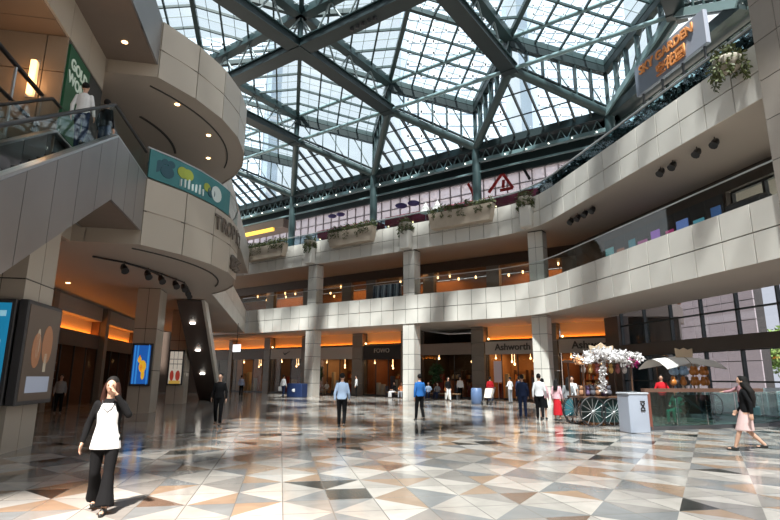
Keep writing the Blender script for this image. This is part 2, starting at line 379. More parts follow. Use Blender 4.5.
# ------------------------------------------------------------ roof
R0 = thing('glass_roof', A(-20, 20, 22.8), 'great steel and glass pyramid roof over the atrium', 'roof')
ZM, ZU, ZA, ZP, ZV, NM, NP = 26., 28.85, 30.6, 22.8, 27.25, 37.6, 43.35
us = [-50.6, -38.6, -26.6, -14.6, -2.6]; ns = [37.6, 25.8, 14.0, 2.2, -9.6]
def n2of(u, n): return A(u, n).dot(nB)
def ok(u, n): return -14 < n2of(u, n) < 26.5
def girder(p, q):
    g = M(STEEL); g.beam(p, q, .90, .66); 
    dz = UP * .33
    g.beam(p - dz, q - dz, 1.2, .08, STEEL); g.beam(p + dz, q + dz, 1.2, .08, STEELM)
    return g
for i, u in enumerate(us):
    for j, n in enumerate(ns):
        for (u2, n2) in ((u + 12, n), (u, n - 11.8)):
            if u2 > 0 or n2 < -10 or not (ok(u, n) or ok(u2, n2)): continue
            if n2 == n and n == NM:   # outer row: only thin tubes between the crown nodes
                t = M(STEELL); t.tube([A(u, n, ZM), A(u2, n2, ZM)], .17, 8); part(t, 'tie_tube', R0)
                t = M(STEELL); t.tube([A(u, n, ZU), A(u2, n2, ZU)], .17, 8); part(t, 'tie_tube', R0); continue
            part(girder(A(u, n, ZM), A(u2, n2, ZM)), 'lower_girder', R0)
            g = M(STEELM); g.beam(A(u, n, ZU), A(u2, n2, ZU), .75, .65); part(g, 'upper_beam', R0)
            t = M(ROD); K = 4
            for k in range(K):
                a = k / K; b = (k + 1) / K; mid = (a + b) / 2
                L = lambda f, z: A(u + (u2 - u) * f, n + (n2 - n) * f, z)
                t.tube([L(a, ZU - .2), L(mid, ZM + .3)], .08, 6); t.tube([L(mid, ZM + .3), L(b, ZU - .2)], .08, 6)
            part(t, 'web_rods', R0)
        if ok(u, n):
            v = M(STEELM); v.beam(A(u, n, ZM - .30), A(u, n, ZU), .3, .3, up=uA); v.beam(A(u, n, ZM - .42), A(u, n, ZM - .3), 1.25, 1.25, STEEL, up=uA); part(v, 'node_post', R0)
BARP = mat('pale glazing bar', (.20, .25, .26), .5)
def grid_face(apex, a, b, full):
    # glazing bars parallel to the two edges apex-a and apex-b
    apex, a, b = Vector(apex), Vector(a), Vector(b); ea, eb = a - apex, b - apex
    th = M(STEELM); tn = M(BARP); N_ = 4
    for k in range(0, N_ * 2 + 1):
        f = k / (N_ * 2); L = 1 if full else 1 - f
        if L < .02: continue
        big = k % 2 == 0
        if k == 0 and not full: continue
        for s0, s1 in ((ea, eb), (eb, ea)):
            p, q = apex + s0 * f, apex + s0 * f + s1 * L
            if big: th.beam(p, q, .14, .2)
            else: tn.beam(p + UP * .05, q + UP * .05, .04, .05)
    return th, tn
cells = []
for i in range(-1, len(us)):
    for j in range(len(ns) - 1):
        uc = (us[i] if i >= 0 else -62.6) + 6; nc = ns[j] - 5.9
        if uc > 0 and n2of(uc, nc) > 22: continue
        if not ok(uc, nc): continue
        cells.append((uc, nc))
        ap = A(uc, nc, ZA); c = [A(uc - 6, nc + 5.9, ZU), A(uc + 6, nc + 5.9, ZU), A(uc + 6, nc - 5.9, ZU), A(uc - 6, nc - 5.9, ZU)]
        for k in range(4):
            a, b = c[k], c[(k + 1) % 4]; full = (k == 0 and j == 0)
            if full and uc > -2: full = False
            th, tn = grid_face(ap, a, b, full); part(th, 'glazing_bars', R0); part(tn, 'thin_glazing_bars', R0)
            g = M(ROOFGL)
            V = a + b - ap; up = UP * .15
            g.sheet([ap + up, a + up, V + up, b + up] if full else [ap + up, a + up, b + up], .02); part(g, 'glass_face', R0)
            hp = M(STEELM); hp.beam(ap, a, .36, .4); part(hp, 'hip_beam', R0)
# crown along the back: M nodes, P nodes, V corners
Pn = [(-56.6, NP), (-44.6, NP), (-32.6, NP), (-20.6, NP), (-8.6, NP)]
Pq = [A(u, n, ZP) for u, n in Pn] + [B(-22.68, 25.14, ZP)]
Mq = [A(u, NM, ZM) for u in us] + [B(-15.5, 25.3, ZM)]
Vq = [A(u, n, ZV) for u, n in Pn] + [B(-22.68, 25.14, ZV)]
Uq = [A(u, NM, ZU) for u in us] + [B(-15.5, 25.3, ZU)]
def crown(Mx, Px, Ux, Vx):
    t = M(STEELM); t.tube([Mx, Px], .36, 12); t.tube([Mx + UP * .6, Px + UP * .6], .12, 8, STEEL); part(t, 'crown_tube', R0)
    e = M(STEELM); e.beam(Ux, Vx, .55, .5); e.beam(Ux - UP * .6, Vx - UP * .6, .5, .6, STEEL); part(e, 'eave_beam', R0)
    g = M(ROOFGL); g.sheet([Mx, Px, Vx, Ux], .02); part(g, 'glass_face', R0)
    mu = M(STEELM); K = 6
    for k in range(1, K):
        f = k / K; mu.beam(Mx.lerp(Px, f), Ux.lerp(Vx, f), .10, .42, up=(Px - Mx).cross(UP))
    part(mu, 'mullion', R0)
    ro = M(ROD)
    for k in range(0, K, 2): ro.tube([Ux.lerp(Vx, k / K), Mx.lerp(Px, (k + 2) / K)], .06, 6)
    part(ro, 'tie_rod', R0)
for k in range(5):
    crown(Mq[k], Pq[k + 1] if k < 5 else Pq[5], Uq[k], Vq[k + 1] if k < 5 else Vq[5])
    crown(Mq[k], Pq[k], Uq[k], Vq[k])
    if k < 4:
        v = M(STEELM); v.beam(Pq[k + 1] - UP * .3, Vq[k + 1], .28, .28, up=uA); part(v, 'corner_post', R0)
        # rafters of the sloping skirt between ring beam and crown
        P0, P1_, Mx = Pq[k], Pq[k + 1], Mq[k]; rf = M(STEEL); gl = M(ROOFGL)
        for i in range(1, 9):
            f = i / 9; p = P0.lerp(P1_, f); e = P0.lerp(Mx, min(1, 2 * f)) if f < .5 else P1_.lerp(Mx, min(1, 2 * (1 - f)))
            rf.beam(p, e, .13, .32)
        for s in (.33, .66): rf.beam(P0.lerp(Mx, s), P1_.lerp(Mx, s), .06, .1)
        part(rf, 'rafters', R0); gl.sheet([P0 + UP * .2, P1_ + UP * .2, Mx + UP * .2], .02); part(gl, 'glass_face', R0)
# right side skirt, ring beams
rf = M(STEELL); rf.beam(Pq[4], Mq[4], .9, .5); part(rf, 'edge_beam', R0, 'pale blue steel edge beam')
rf = M(STEELL); rf.beam(Mq[4], Pq[5], .9, .5); part(rf, 'edge_beam', R0, 'pale blue steel edge beam')
for k in range(5):
    r = M(STEEL); r.beam(Pq[k], Pq[k + 1], .55, .7); part(r, 'ring_beam', R0)
    if k < 4:
        r = M(mat('lattice steel', (.10, .16, .17), .4)); dz = UP * 1.35; r.beam(Pq[k] - dz, Pq[k + 1] - dz, .4, .34); r.beam(Pq[k] - dz * 1.8 , Pq[k + 1] - dz * 1.8, .16, .16)
        for i in range(12):
            a = Pq[k].lerp(Pq[k + 1], i / 12); b = Pq[k].lerp(Pq[k + 1], (i + .5) / 12); c_ = Pq[k].lerp(Pq[k + 1], (i + 1) / 12); r.tube([a - UP * .3, b - dz], .05, 5); r.tube([b - dz, c_ - UP * .3], .05, 5)
        part(r, 'lattice_beam', R0)
        lm_ = M(WHITEL)
        for i in range(6):
            q = Pq[k].lerp(Pq[k + 1], (i + .5) / 6) - dz * 1.05 - nA * .3; lm_.ball(q, .045, seg=6, rings=4)
        part(lm_, 'spot_lamps', R0)
for k in range(1, 5):
    p = M(STEELM); b = Pq[k]; p.tube([Vector((b.x, b.y, FL3)), b], .40, 12); p.lathe(Vector((b.x, b.y, FL3)), [(.6, 0), (.6, .08), (.42, .2)], 12); part(p, 'roof_post', R0)
lm_ = M(CHAR)
for i in range(5): lm_.lathe(A(-21.5 + i * .5, 25.8, ZM - .48), [(.11, -.12), (.15, .0), (.13, .12)], 10)
part(lm_, 'downlights', R0)

# ------------------------------------------------------------ curtain wall of the top storey, back
def curtain(name, F, a0, a1, b, z0, z1, sx, sz, gl, fm, t=.08):
    g = M(gl); g.box(F, a0, a1, b, b + .03, z0, z1); fr = M(fm)
    n = max(1, round(abs(a1 - a0) / sx)); k = max(1, round((z1 - z0) / sz))
    for i in range(n + 1): a = a0 + (a1 - a0) * i / n; fr.box(F, a - t / 2, a + t / 2, b - .1, b + .12, z0, z1)
    for j in range(k + 1): z = z0 + (z1 - z0) * j / k; fr.box(F, a0, a1, b - .08, b + .11, z - t / 2, z + t / 2)
    o = struct(fr, name); q = struct(g, name.replace('window', 'window') + '1'); return o
MUL = mat('pale mullion', (.30, .28, .30), .5)
curtain('window_1', A, -60, -6.5, 46.6, FL3, 20.9, 1.25, 1.2, FROST, MUL, .07)
m = M(STEEL); m.box(A, -62, -6.5, 46.3, 47.2, 20.9, 22.8); m.box(A, -62, -8.0, 43.4, 47.2, 22.75, 22.95)
for k in range(36): m.box(A, -61 + k * 1.5, -60.9 + k * 1.5, 43.4, 46.3, 22.45, 22.75)
m.box(B, -38.3, -8.6, 25.3, 27.5, 22.75, 22.95); struct(m, 'trim_30')
curtain('window_2', B, -38.3, -8.6, 26.6, FL3, 22.5, 1.9, 2.4, CLEAR, STEELM, .1)

# ------------------------------------------------------------ ground floor shops at the back
SN = DA + 5.5
def wallbox(name, F, a0, a1, b0, b1, z0, z1, m): q = M(m); q.box(F, a0, a1, b0, b1, z0, z1); return struct(q, name)
piers = [(-50.2, -49.6), (-44.4, -43.5), (-38.9, -37.1), (-32.3, -31.1), (-26.8, -24.9), (-19.9, -18.8), (-14.7, -12.9)]
k = M(PIER)
for a, b in piers: 
    z = 0
    while z < 5.6: k.box(A, a, b, SN - .15, SN + .6, z, min(z + 1.1, 5.69) - .03); z += 1.1
struct(k, 'wall_back')
def shop(a0, a1, label, cove=True, sign=None, wallc=(.30, .17, .09), lamp=4, seedc=0, depth=5., lit=1., fasc=SIGNP, zf=3.45):
    F = A; t = None; rnd = random.Random(int(a0 * 100))
    wm = mat('shop interior %d' % seedc, wallc, .6, noise=.2, nscale=2)
    r = M(wm); r.box(F, a0, a1, SN + depth, SN + depth + .1, 0, 5.6); r.box(F, a0 - .05, a0, SN + .6, SN + depth, 0, 5.6); r.box(F, a1, a1 + .05, SN + .6, SN + depth, 0, 5.6)
    r.box(F, a0, a1, SN + .6, SN + depth, zf + .3, zf + .4, DARKB); struct(r, 'wall_shop')
    if cove:
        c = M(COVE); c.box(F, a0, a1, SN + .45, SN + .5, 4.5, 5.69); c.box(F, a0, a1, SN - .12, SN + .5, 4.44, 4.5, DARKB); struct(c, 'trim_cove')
        l = thing('cove_light', F((a0 + a1) / 2, SN, 4.5), 'orange cove light strip above ' + label, 'light'); s = M(COVELIT); s.box(F, a0 + .1, a1 - .1, SN + .30, SN + .40, 4.5, 4.58); part(s, 'lamp_strip', l)
        s = M(DARKB); s.box(F, a0 + .05, a1 - .05, SN - .06, SN + .02, 4.46, 4.62); part(s, 'lip', l)
        s = M(WARML); s.ball(F(a0 + .35, SN - .2, 4.66), .08, seg=8, rings=5); part(s, 'end_lamp', l)
    f = M(fasc); f.box(F, a0, a1, SN - .1, SN + .1, zf, 4.44); struct(f, 'trim_fascia')
    fr = M(CHAR); g = M(SHOPGL); n = max(2, round((a1 - a0) / 1.5)); door = n // 2
    for i in range(n + 1): a = a0 + (a1 - a0) * i / n; fr.box(F, a - .03, a + .03, SN - .03, SN + .05, 0, zf)
    fr.box(F, a0, a1, SN - .03, SN + .05, 0, .12)
    for i in range(n):
        if i != door: g.box(F, a0 + (a1 - a0) * i / n + .03, a0 + (a1 - a0) * (i + 1) / n - .03, SN, SN + .015, .1, zf)
    struct(fr, 'window_frame'); struct(g, 'window_pane')
    for i in range(lamp):
        a = a0 + (a1 - a0) * (i + .5) / lamp; l = M(WARML if lit < 2 else WHITEL); l.lathe(F(a, SN + 1.0 + (i % 2) * 1.4, zf - .28 - .25 * (i % 3)), [(.05, -.06), (.08, 0), (.05, .1), (.012, .14), (.012, .8)], 8); tag(l.build('ceiling_lamp'), ORD[i] + ' ceiling lamp in ' + label, 'light', 'shop ceiling lamps in ' + label)
    if lit > 0:
        ld = D.lights.new('shop_light', 'AREA'); ld.shape = 'RECTANGLE'; ld.size = (a1 - a0) * .8; ld.size_y = 3; ld.energy = 55 * lit * (a1 - a0) / 4; ld.color = (1, .58, .28); lo = D.objects.new('shop_light', ld); COL.objects.link(lo); lo.location = F((a0 + a1) / 2, SN + 2.6, zf + .15); lo.rotation_euler.z = -TA
    # shelving and stock
    cols = [(.5, .2, .06), (.6, .45, .25), (.25, .04, .03), (.5, .5, .45), (.1, .12, .2), (.35, .12, .05)]
    gl_ = thing('clothes_display', F((a0 + a1) / 2, SN + 1.5, 0), 'low window display of ' + label, 'display')
    for i in range(int((a1 - a0) / .55)):
        a = a0 + .4 + i * .55; c = cols[rnd.randrange(6)]; s = M(mat('goods c%d' % cols.index(c), c, .6)); s.cbox(F, a, a + rnd.uniform(.2, .42), SN + 1.3, SN + 1.7, 0, rnd.uniform(.8, 2.2), .03); part(s, 'garment', gl_)
    x = a0 + .5; q = 0
    while x < a1 - 1.0:
        sh = thing('display_shelf', F(x + .5, SN + depth - .5, 0), ['left', 'middle', 'right', 'far right', 'end', 'last'][min(q, 5)] + ' display shelf inside ' + label, 'shelf')
        s = M(mat('shelf wood', (.16, .08, .04), .5)); s.box(F, x, x + .04, SN + depth - .7, SN + depth - .15, 0, 2.3); s.box(F, x + 1.06, x + 1.1, SN + depth - .7, SN + depth - .15, 0, 2.3)
        for zz in (.3, .9, 1.5, 2.1): s.box(F, x, x + 1.1, SN + depth - .7, SN + depth - .15, zz, zz + .04)
        part(s, 'frame', sh)
        s = M(mat('goods %d' % rnd.randrange(3), cols[rnd.randrange(6)], .6))
        for zz in (.34, .94, 1.54):
            xx = x + .08
            while xx < x + .95:
                w_ = rnd.uniform(.1, .22); c = cols[rnd.randrange(6)]; s.box(F, xx, xx + w_ * .9, SN + depth - .62, SN + depth - .3, zz, zz + rnd.uniform(.2, .45), mat('goods c%d' % cols.index(c), c, .6)); xx += w_
        part(s, 'goods', sh, kind='stuff'); x += 1.5; q += 1
    return
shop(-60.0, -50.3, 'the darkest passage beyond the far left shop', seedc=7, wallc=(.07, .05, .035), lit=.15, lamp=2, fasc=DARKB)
shop(-49.5, -44.45, 'the dark shop at the far left of the back wall', seedc=0, lit=.5, fasc=DARKB)
shop(-43.4, -38.95, 'the sports shop with the swoosh', seedc=1, wallc=(.14, .08, .05), lit=.35)
shop(-37.0, -32.35, 'the shop behind the second back column', seedc=2, wallc=(.4, .25, .13), lit=.8, zf=3.3)
shop(-31.0, -26.85, 'the black-fronted shop', seedc=3, wallc=(.22, .08, .03), lit=.7, fasc=BLACK, zf=3.2)
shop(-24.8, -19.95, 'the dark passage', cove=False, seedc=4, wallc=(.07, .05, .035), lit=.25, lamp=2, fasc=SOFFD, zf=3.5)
shop(-18.7, -14.75, 'the left lettered clothing shop', seedc=5, wallc=(.5, .26, .10), lit=1.3, lamp=5)
shop(-12.8, -8.55, 'the right lettered clothing shop', seedc=6, wallc=(.30, .13, .06), lit=1.0)
SLET = mat('dark sign letters', (.05, .045, .04), .4); GLET = mat('grey sign letters', (.35, .33, .30), .4)
def sign_text(txt, F, a, b, z, size, m, label, xd=None, plate=None, **kw):
    t = thing('shop_sign', F(a, b, z), label, 'sign'); text_mesh(txt, size, xd or uA, F(a, b, z), m, .03, 'lettering', t, **kw); return t
sign_text('Ashworth', A, -16.4, SN - .13, 3.98, .72, SLET, 'dark Ashworth lettering on the left cream shop fascia', bold=.012)
sign_text('Ashworth', A, -10.3, SN - .13, 3.98, .76, SLET, 'dark Ashworth lettering on the right cream shop fascia', bold=.012)
sign_text('FOWO', A, -28.9, SN - .13, 3.98, .55, GLET, 'grey FOWO lettering on the black shop fascia')
# swoosh mark
sw = M(SLET); pts = [(-.5, .12), (-.42, -.12), (-.25, -.2), (.6, .25), (-.2, -.02), (-.36, .0)]
sw.wall(A, [(-41.0 + x * .95, 4.0 + y * .95) for x, y in pts], SN - .15, SN - .11); tag(sw.build('shop_sign'), 'dark curved swoosh mark on the cream fascia of the sports shop', 'sign')
# side pieces beyond the right shop
wallbox('wall_pier', A, -8.5, -4.8, SN + .2, SN + 1.2, 0, 5.69, PIER)
column(A, -8.3, -6.6, SN - .9, SN - .0, 0, 5.69, 'dark green steel pillar between the clothing shop and the glass wall', mat('dark green steel', (.02, .045, .05), .3), 5.8)

# ------------------------------------------------------------ second floor shops at the back
k = M(DARKB); k.box(A, -60, -5.0, SN, SN + .3, 10.6, 11.47); k.box(A, -60, -5.0, SN + 4, SN + 4.1, FL2, 10.6, mat('upper shop wall', (.36, .17, .08), .6, noise=.4, nscale=.7))
for a in (-44.5, -39, -33.8, -30.8, -24.5, -18.4, -12.2): k.box(A, a, a + 1.1, SN - .1, SN + .4, FL2, 10.6, PIER)
k.box(A, -60, -5, SN + .3, SN + 4, 10.62, 10.7); struct(k, 'wall_upper_back')
g = M(SHOPGL); g.box(A, -58, -5.0, SN + .1, SN + .12, FL2, 10.6); struct(g, 'window_3')
for i in range(30):
    a = -47 + i * 1.35; l = M(WARML); l.lathe(A(a + random.uniform(-.3, .3), SN + random.choice((.9, 1.6, 2.8)), 10.42 - random.choice((0, 0, .5))), [(.05, -.05), (.07, 0), (.07, .18)], 8)
    tag(l.build('ceiling_lamp'), 'tiny warm lamp in the middle floor shops, %s from the left' % ORD[i], 'light', 'warm lamps of the middle floor shops')
for a0 in (-48, -38, -28, -18):
    ld = D.lights.new('shop_light', 'AREA'); ld.size = 5; ld.energy = 230; ld.color = (1, .5, .2); lo = D.objects.new('shop_light', ld); COL.objects.link(lo); lo.location = A(a0 + 3, SN + 2.2, 10.5)

# ------------------------------------------------------------ top storey back: stalls and marks
CRIM = mat('crimson canopy', (.20, .01, .03), .6)
for a0, a1, lab in ((-41.0, -33.0, 'left'), (-31.5, -14.8, 'right')):
    t = thing('kiosk', A(a0, 41.5, FL3), 'crimson fascia cafe kiosk on the top storey, %s of the two' % lab, 'kiosk')
    q = M(CRIM); q.box(A, a0, a1, 43.9, 46.0, 17.1, 17.95); part(q, 'canopy', t); q = M(DARKB); q.box(A, a0 + .1, a1 - .1, 44.2, 45.9, FL3, 16.2); part(q, 'counter', t)
    q = M(CHAR)
    for a in (a0 + .2, (a0 + a1) / 2, a1 - .2): q.box(A, a - .06, a + .06, 44.1, 44.2, FL3, 17.1)
    part(q, 'posts', t); q = M(WARML)
    for i in range(int(a1 - a0)): q.ball(A(a0 + .5 + i, 43.85, 16.9 - .3 * (i % 3)), .07, seg=6, rings=4)
    part(q, 'lamps', t)
t = thing('wall_emblem', A(-19.4, 46.3, 19.6), 'red triangular emblem on the frosted wall of the top storey', 'sign')
REDP = mat('red paint', (.45, .03, .03), .5)
q = M(REDP)
for p, r in (((-20.8, 19.3), (-19.3, 21.0)), ((-19.3, 21.0), (-18.3, 19.3)), ((-19.6, 19.3), (-18.3, 19.3)), ((-19.3, 19.5), (-19.2, 20.3))): q.beam(A(p[0], 46.35, p[1]), A(r[0], 46.35, r[1]), .1, .28)
part(q, 'strokes', t)
for a, z, nm in ((-17.0, 20.6, 'right'), (-22.6, 19.8, 'left')):
    q = M(BLACK if nm == 'right' else REDP); q.beam(A(a - .4, 46.35, z + .9), A(a + .4, 46.35, z - .8), .1, .25); tag(q.build('wall_stroke'), 'slanting stroke mark to the %s of the red emblem' % nm, 'sign')
BLUEF = mat('violet blue paint', (.12, .10, .30), .6)
for a, z, s, lab in ((-30.2, 19.8, 1.0, 'right'), (-40.2, 20.3, .8, 'left')):
    q = M(BLUEF); 
    for dx in (-.8, .8): q.ball(A(a + dx * s, 46.2, z), .55 * s, seg=14, rings=6, sc=(1.2, .35, .6))
    tag(q.build('wall_ornament'), 'pair of violet oval ornaments on the frosted wall, %s one' % lab, 'ornament')
q = M(YELL); q.box(A, -56, -48.5, 43.9, 44.2, 19.2, 19.6); tag(q.build('light_strip'), 'yellow light strip at the far left end of the top storey', 'light')
q = M(SOFFD); q.box(A, -62, -47, 44.2, 46.4, 19.5, 20.6); struct(q, 'trim_31')

for i, a in enumerate((-25.6, -24.3)):
    p = A(a, 42.4, FL3); t = thing('parasol', p, 'small white pointed parasol above the right planter, %s of two' % ('left', 'right')[i], 'parasol', 'white parasols on the top storey'); q = M(CHROME); q.tube([p, p + UP * 4.6], .03, 6); part(q, 'pole', t)
    q = M(mat('white canvas', (.75, .74, .72), .7)); q.lathe(p + UP * 4.5, [(.62, 0), (.60, .06), (.28, .5), (.02, 1.0)], 8, smooth=False); part(q, 'canopy', t)
# ------------------------------------------------------------ planters and pots
def planter(a0, a1, label):
    t = thing('planter_box', A((a0 + a1) / 2, DA - .3, 12.62), label, 'planter', None)
    b = M(mat('sandstone planter', (.46, .38, .30), .7, noise=.1)); sx = .1
    prof = [(a0 + .25, 12.62), (a1 - .25, 12.62), (a1, 13.85), (a0, 13.85)]
    b.wall(A, prof, DA - .62, DA - .02); part(b, 'trough', t)
    l = M(LEAF); n = int((a1 - a0) * 3)
    for i in range(n):
        a = a0 + (a1 - a0) * (i + .5) / n; l.leaves(A(a, DA - .35, 14.05), (.30, .28, .42 * random.uniform(.5, 1.2)), 85, .20)
        if random.random() < .75: l.leaves(A(a, DA - .72, 13.6), (.16, .08, .6 * random.uniform(.3, 1)), 34, .15, droop=1)
    part(l, 'foliage', t)
planter(-41.3, -35.9, 'sandstone trough of trailing green plants on the top balcony, leftmost of three')
planter(-30.5, -25.6, 'sandstone trough of trailing green plants on the top balcony, middle of three')
planter(-20.3, -15.0, 'sandstone trough of trailing green plants on the top balcony, rightmost of three')
def pot(p, label, rr=.5):
    t = thing('hanging_pot', p, label, 'plant pot'); b = M(mat('stone pot', (.40, .36, .30), .7, noise=.1)); p = Vector(p)
    b.lathe(p, [(rr * .35, -.35 * rr * 2), (rr * .75, -.2 * rr * 2), (rr, .12), (rr * .95, .2), (rr * .8, .16)], 16); part(b, 'pot', t)
    l = M(LEAF); l.leaves(p + UP * .28, (rr * 1.15, rr * 1.15, .38), 280, .2)
    for k in range(9):
        a = k * .7; r_ = rr * 1.05; x, y = math.cos(a) * r_, math.sin(a) * r_
        ln = random.uniform(.3, 1.1)
        l.leaves(p + Vector((x, y, -ln / 2 + .1)), (.1, .1, ln / 2), int(60 * ln) + 12, .17, droop=1)
    part(l, 'foliage', t)
for u, dn, lab in ((-32.75, 0, 'over the second back column'), (-22.5, 0, 'over the third back column'), (-12.4, .62, 'over the corner column')):
    pot(A(u, DA - .42 - dn, 13.35), 'round pot of trailing plants hanging %s' % lab)
    q = M(PANEL); q.cbox(A, u - .42, u + .42, DA - .7 - dn, DA - .02 - dn, 11.46, 12.95, .1); tag(q.build('pot_bracket'), 'pale stone half pillar under the pot %s' % lab, 'bracket')
pot(B(-15.15, DR - .62, 13.05), 'round pot of trailing plants hanging beside the large right column', .5)

# ------------------------------------------------------------ right wing: ground glass wall, upper windows
GW = 22.0
curtain('window_4', B, -32.0, -8.6, GW, 3.75, 6.3, 2.3, 1.3, TINTGL, STEEL, .08)
curtain('window_5', B, -32.0, -8.6, GW, 0, 3.05, 2.3, 1.5, TINTGL, STEEL, .08)
wallbox('trim_32', B, -32.2, -8.6, GW - .4, GW + .3, 3.05, 3.75, mat('brown transom', (.075, .062, .055), .5))
wallbox('wall_pier', B, -33.5, -32.0, GW - .3, GW + .5, 0, 5.69, DARKB)
# exterior seen through the glass
EXT = mat('pink grey exterior stone', (.40, .37, .39), .7, noise=.1, island=.04)
t = thing('neighbouring_building', B(-45, 34, 0), 'pinkish grey stone building seen through the ground floor glass wall', 'building')
q = M(JOINT); q.box(B, -79, -33.5, 34.1, 34.9, 0, 9); part(q, 'core', t); q = M(EXT)
for i in range(30):
    for j in range(6): a = -79 + i * 1.52; q.box(B, a, a + 1.46, 34, 34.1, j * 1.5, j * 1.5 + 1.44)
part(q, 'stone_panels', t)
q = M(mat('street paving', (.55, .53, .50), .8)); q.box(B, -110, 30, 27.5, 90, -.4, -.02); struct(q, 'floor_outside')
for i, (a, b, h, s, lab) in enumerate(((-44.5, 48, 6.0, 3.0, 'left'), (-40.5, 44.5, 5.2, 2.6, 'middle'), (-36.0, 41, 6.0, 2.8, 'right'))):
    t = thing('street_tree', B(a, b, 0), 'sunlit green street tree beyond the glass wall, %s of three' % lab, 'tree', 'street trees'); q = M(mat('bark', (.1, .07, .05), .9)); q.tube([B(a, b, 0), B(a + .1, b, h * .5), B(a, b + .2, h * .8)], [.2, .15, .08], 8); part(q, 'trunk', t)
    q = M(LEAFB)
    for k in range(9): q.leaves(B(a, b, h * .75) + Vector((random.uniform(-s, s) * .6, random.uniform(-s, s) * .6, random.uniform(-s, s) * .4)), (s * .5, s * .5, s * .4), 160, .5)
    part(q, 'foliage', t)
# middle storey windows behind the right balcony
k = M(DARKB); k.box(B, -36, -8.6, 21.2, 21.4, 10.7, 11.47); struct(k, 'trim_33')
hues = [(.10, .30, .32), (.25, .10, .06), (.05, .2, .25), (.35, .08, .25), (.30, .12, .55), (.45, .05, .2), (.15, .25, .6), (.1, .35, .45), (.05, .12, .3), (.3, .3, .35)]
for i in range(9):
    a = -31.8 + i * 1.12; c = hues[i]; hm = mat('display poster %d' % i, c, .4, emit=c, es=.5)
    t = thing('lit_display_panel', B(a, 20.9, FL2), ['teal', 'brown', 'dark teal', 'magenta', 'violet', 'crimson', 'blue', 'aqua', 'navy'][i] + ' lit shop display panel behind the right balcony railing', 'display')
    q = M(hm); q.box(B, a + .16 + .12 * (i % 3), a + 1.0, 21.0, 21.06, 8.0, 10.1 - .3 * (i % 2)); part(q, 'poster', t); q = M(CHAR); q.box(B, a, a + 1.1, 21.06, 21.16, FL2, 10.65); part(q, 'frame', t)
    q = M(mat('pale print %d' % (i % 3), [(.6, .6, .65), (.6, .5, .3), (.4, .6, .7)][i % 3], .5)); q.ball(B(a + .6, 20.98, 9.2), .38, sc=(.3, .8, 1.1)); q.ball(B(a + .5, 20.98, 8.2), .3, sc=(.3, 1, .6)); part(q, 'print', t)
curtain('window_6', B, -21.6, -8.6, 21.6, FL2, 10.7, 2.0, 3.7, CLEAR, CHAR, .14)
wallbox('wall_upper_right', B, -36, -21.6, 21.2, 21.5, FL2, 10.7, DARKB)
t = thing('sofa', B(-18.5, 18.9, FL2), 'dark rounded seat silhouetted before the bright window on the right balcony', 'seat')
q = M(CHAR); q.cbox(B, -19.6, -17.4, 18.3, 19.3, FL2, 8.3, .15); part(q, 'seat', t); q = M(CHAR); q.cbox(B, -19.6, -17.4, 18.9, 19.5, 8.3, 9.15, .2); part(q, 'backrest', t)
# top storey right: sign board, handrail trough shrubs
t = thing('roof_sign', B(-25.7, 22.3, 20.5), 'long grey slanted-looking board with orange garden lettering above the right balcony', 'sign')
q = M(mat('grey sign board', (.20, .23, .29), .4)); q.cbox(B, -28.75, -22.6, 22.32, 22.6, 19.9, 22.0, .03); part(q, 'board', t)
ORL = mat('orange lit letters', (.45, .20, .07), .5, emit=(1, .33, .08), es=.12)
text_mesh('SKY GARDEN', .80, uB, B(-25.8, 22.26, 21.42), ORL, .04, 'lettering', t, bold=.02)
text_mesh('空花園', .85, uB, B(-25.4, 22.26, 20.45), ORL, .04, 'lettering', t, bold=.02)
q = M(CHAR)
for a in (-28.3, -26.5, -24.7, -23.0): q.box(B, a - .05, a + .05, 22.45, 22.55, FL3, 19.9)
part(q, 'posts', t)
for i in range(17):
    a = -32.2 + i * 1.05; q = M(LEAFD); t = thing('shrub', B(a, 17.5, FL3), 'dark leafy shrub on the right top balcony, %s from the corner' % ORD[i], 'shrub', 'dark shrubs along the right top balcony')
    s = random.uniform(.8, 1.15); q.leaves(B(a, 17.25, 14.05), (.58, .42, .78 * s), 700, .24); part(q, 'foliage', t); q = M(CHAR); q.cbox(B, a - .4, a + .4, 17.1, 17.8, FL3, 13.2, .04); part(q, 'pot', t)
q = M(STEELL); q.box(B, -33, -8.6, 24.2, 24.7, 17.6, 18.5); struct(q, 'trim_34')
# corner of the upper building jutting in above the right column
q = M(PANEL_B); q.box(B, -14.7, -8, DR - 1.0, DR + 7, 17.0, 20.5); struct(q, 'wall_upper_corner')

# spotlights below the balconies
def spot(p, d, label, group, r=.11):
    t = thing('spotlight', p, label, 'spotlight', group); p = Vector(p); d = Vector(d).normalized()
    q = M(BLACK); q.tube([p, p - UP * .18], .02, 6); part(q, 'stem', t)
    q = M(BLACK); c = p - UP * .26; q.tube([c - d * .2, c - d * .05, c + d * .16, c + d * .2], [r * .6, r, r, r * 1.15], 10); part(q, 'lamp_head', t)
for i, a in enumerate((-29.4, -28.6, -27.8, -27.0)): spot(B(a, 17.3, L3[0] + .03), (-.5, -.2, -.6), 'black spotlight under the top balcony near the corner, %s from the left' % ORD[i], 'row of four spotlights near the corner', .17)
for i, a in enumerate((-21.0, -20.2, -18.7, -17.7)): spot(B(a, 17.2, L3[0] + .03), (-.5, -.2, -.6), 'black spotlight under the right top balcony, %s from the left of its row' % ORD[i], 'row of four spotlights under the right balcony', .16)
for i, (x, y) in enumerate(((-9.58, 18.99), (-9.26, 20.2), (-9.15, 21.2), (-9.05, 22.4), (-9.0, 23.2), (-9.3, 24.4), (-9.6, 25.4))): spot((x, y, L2[0] + .03), (.5, -.5, -.6), 'black spotlight on the curved track under the left bay, %s from its near end' % ORD[i], 'spotlights under the left round bay', .12)
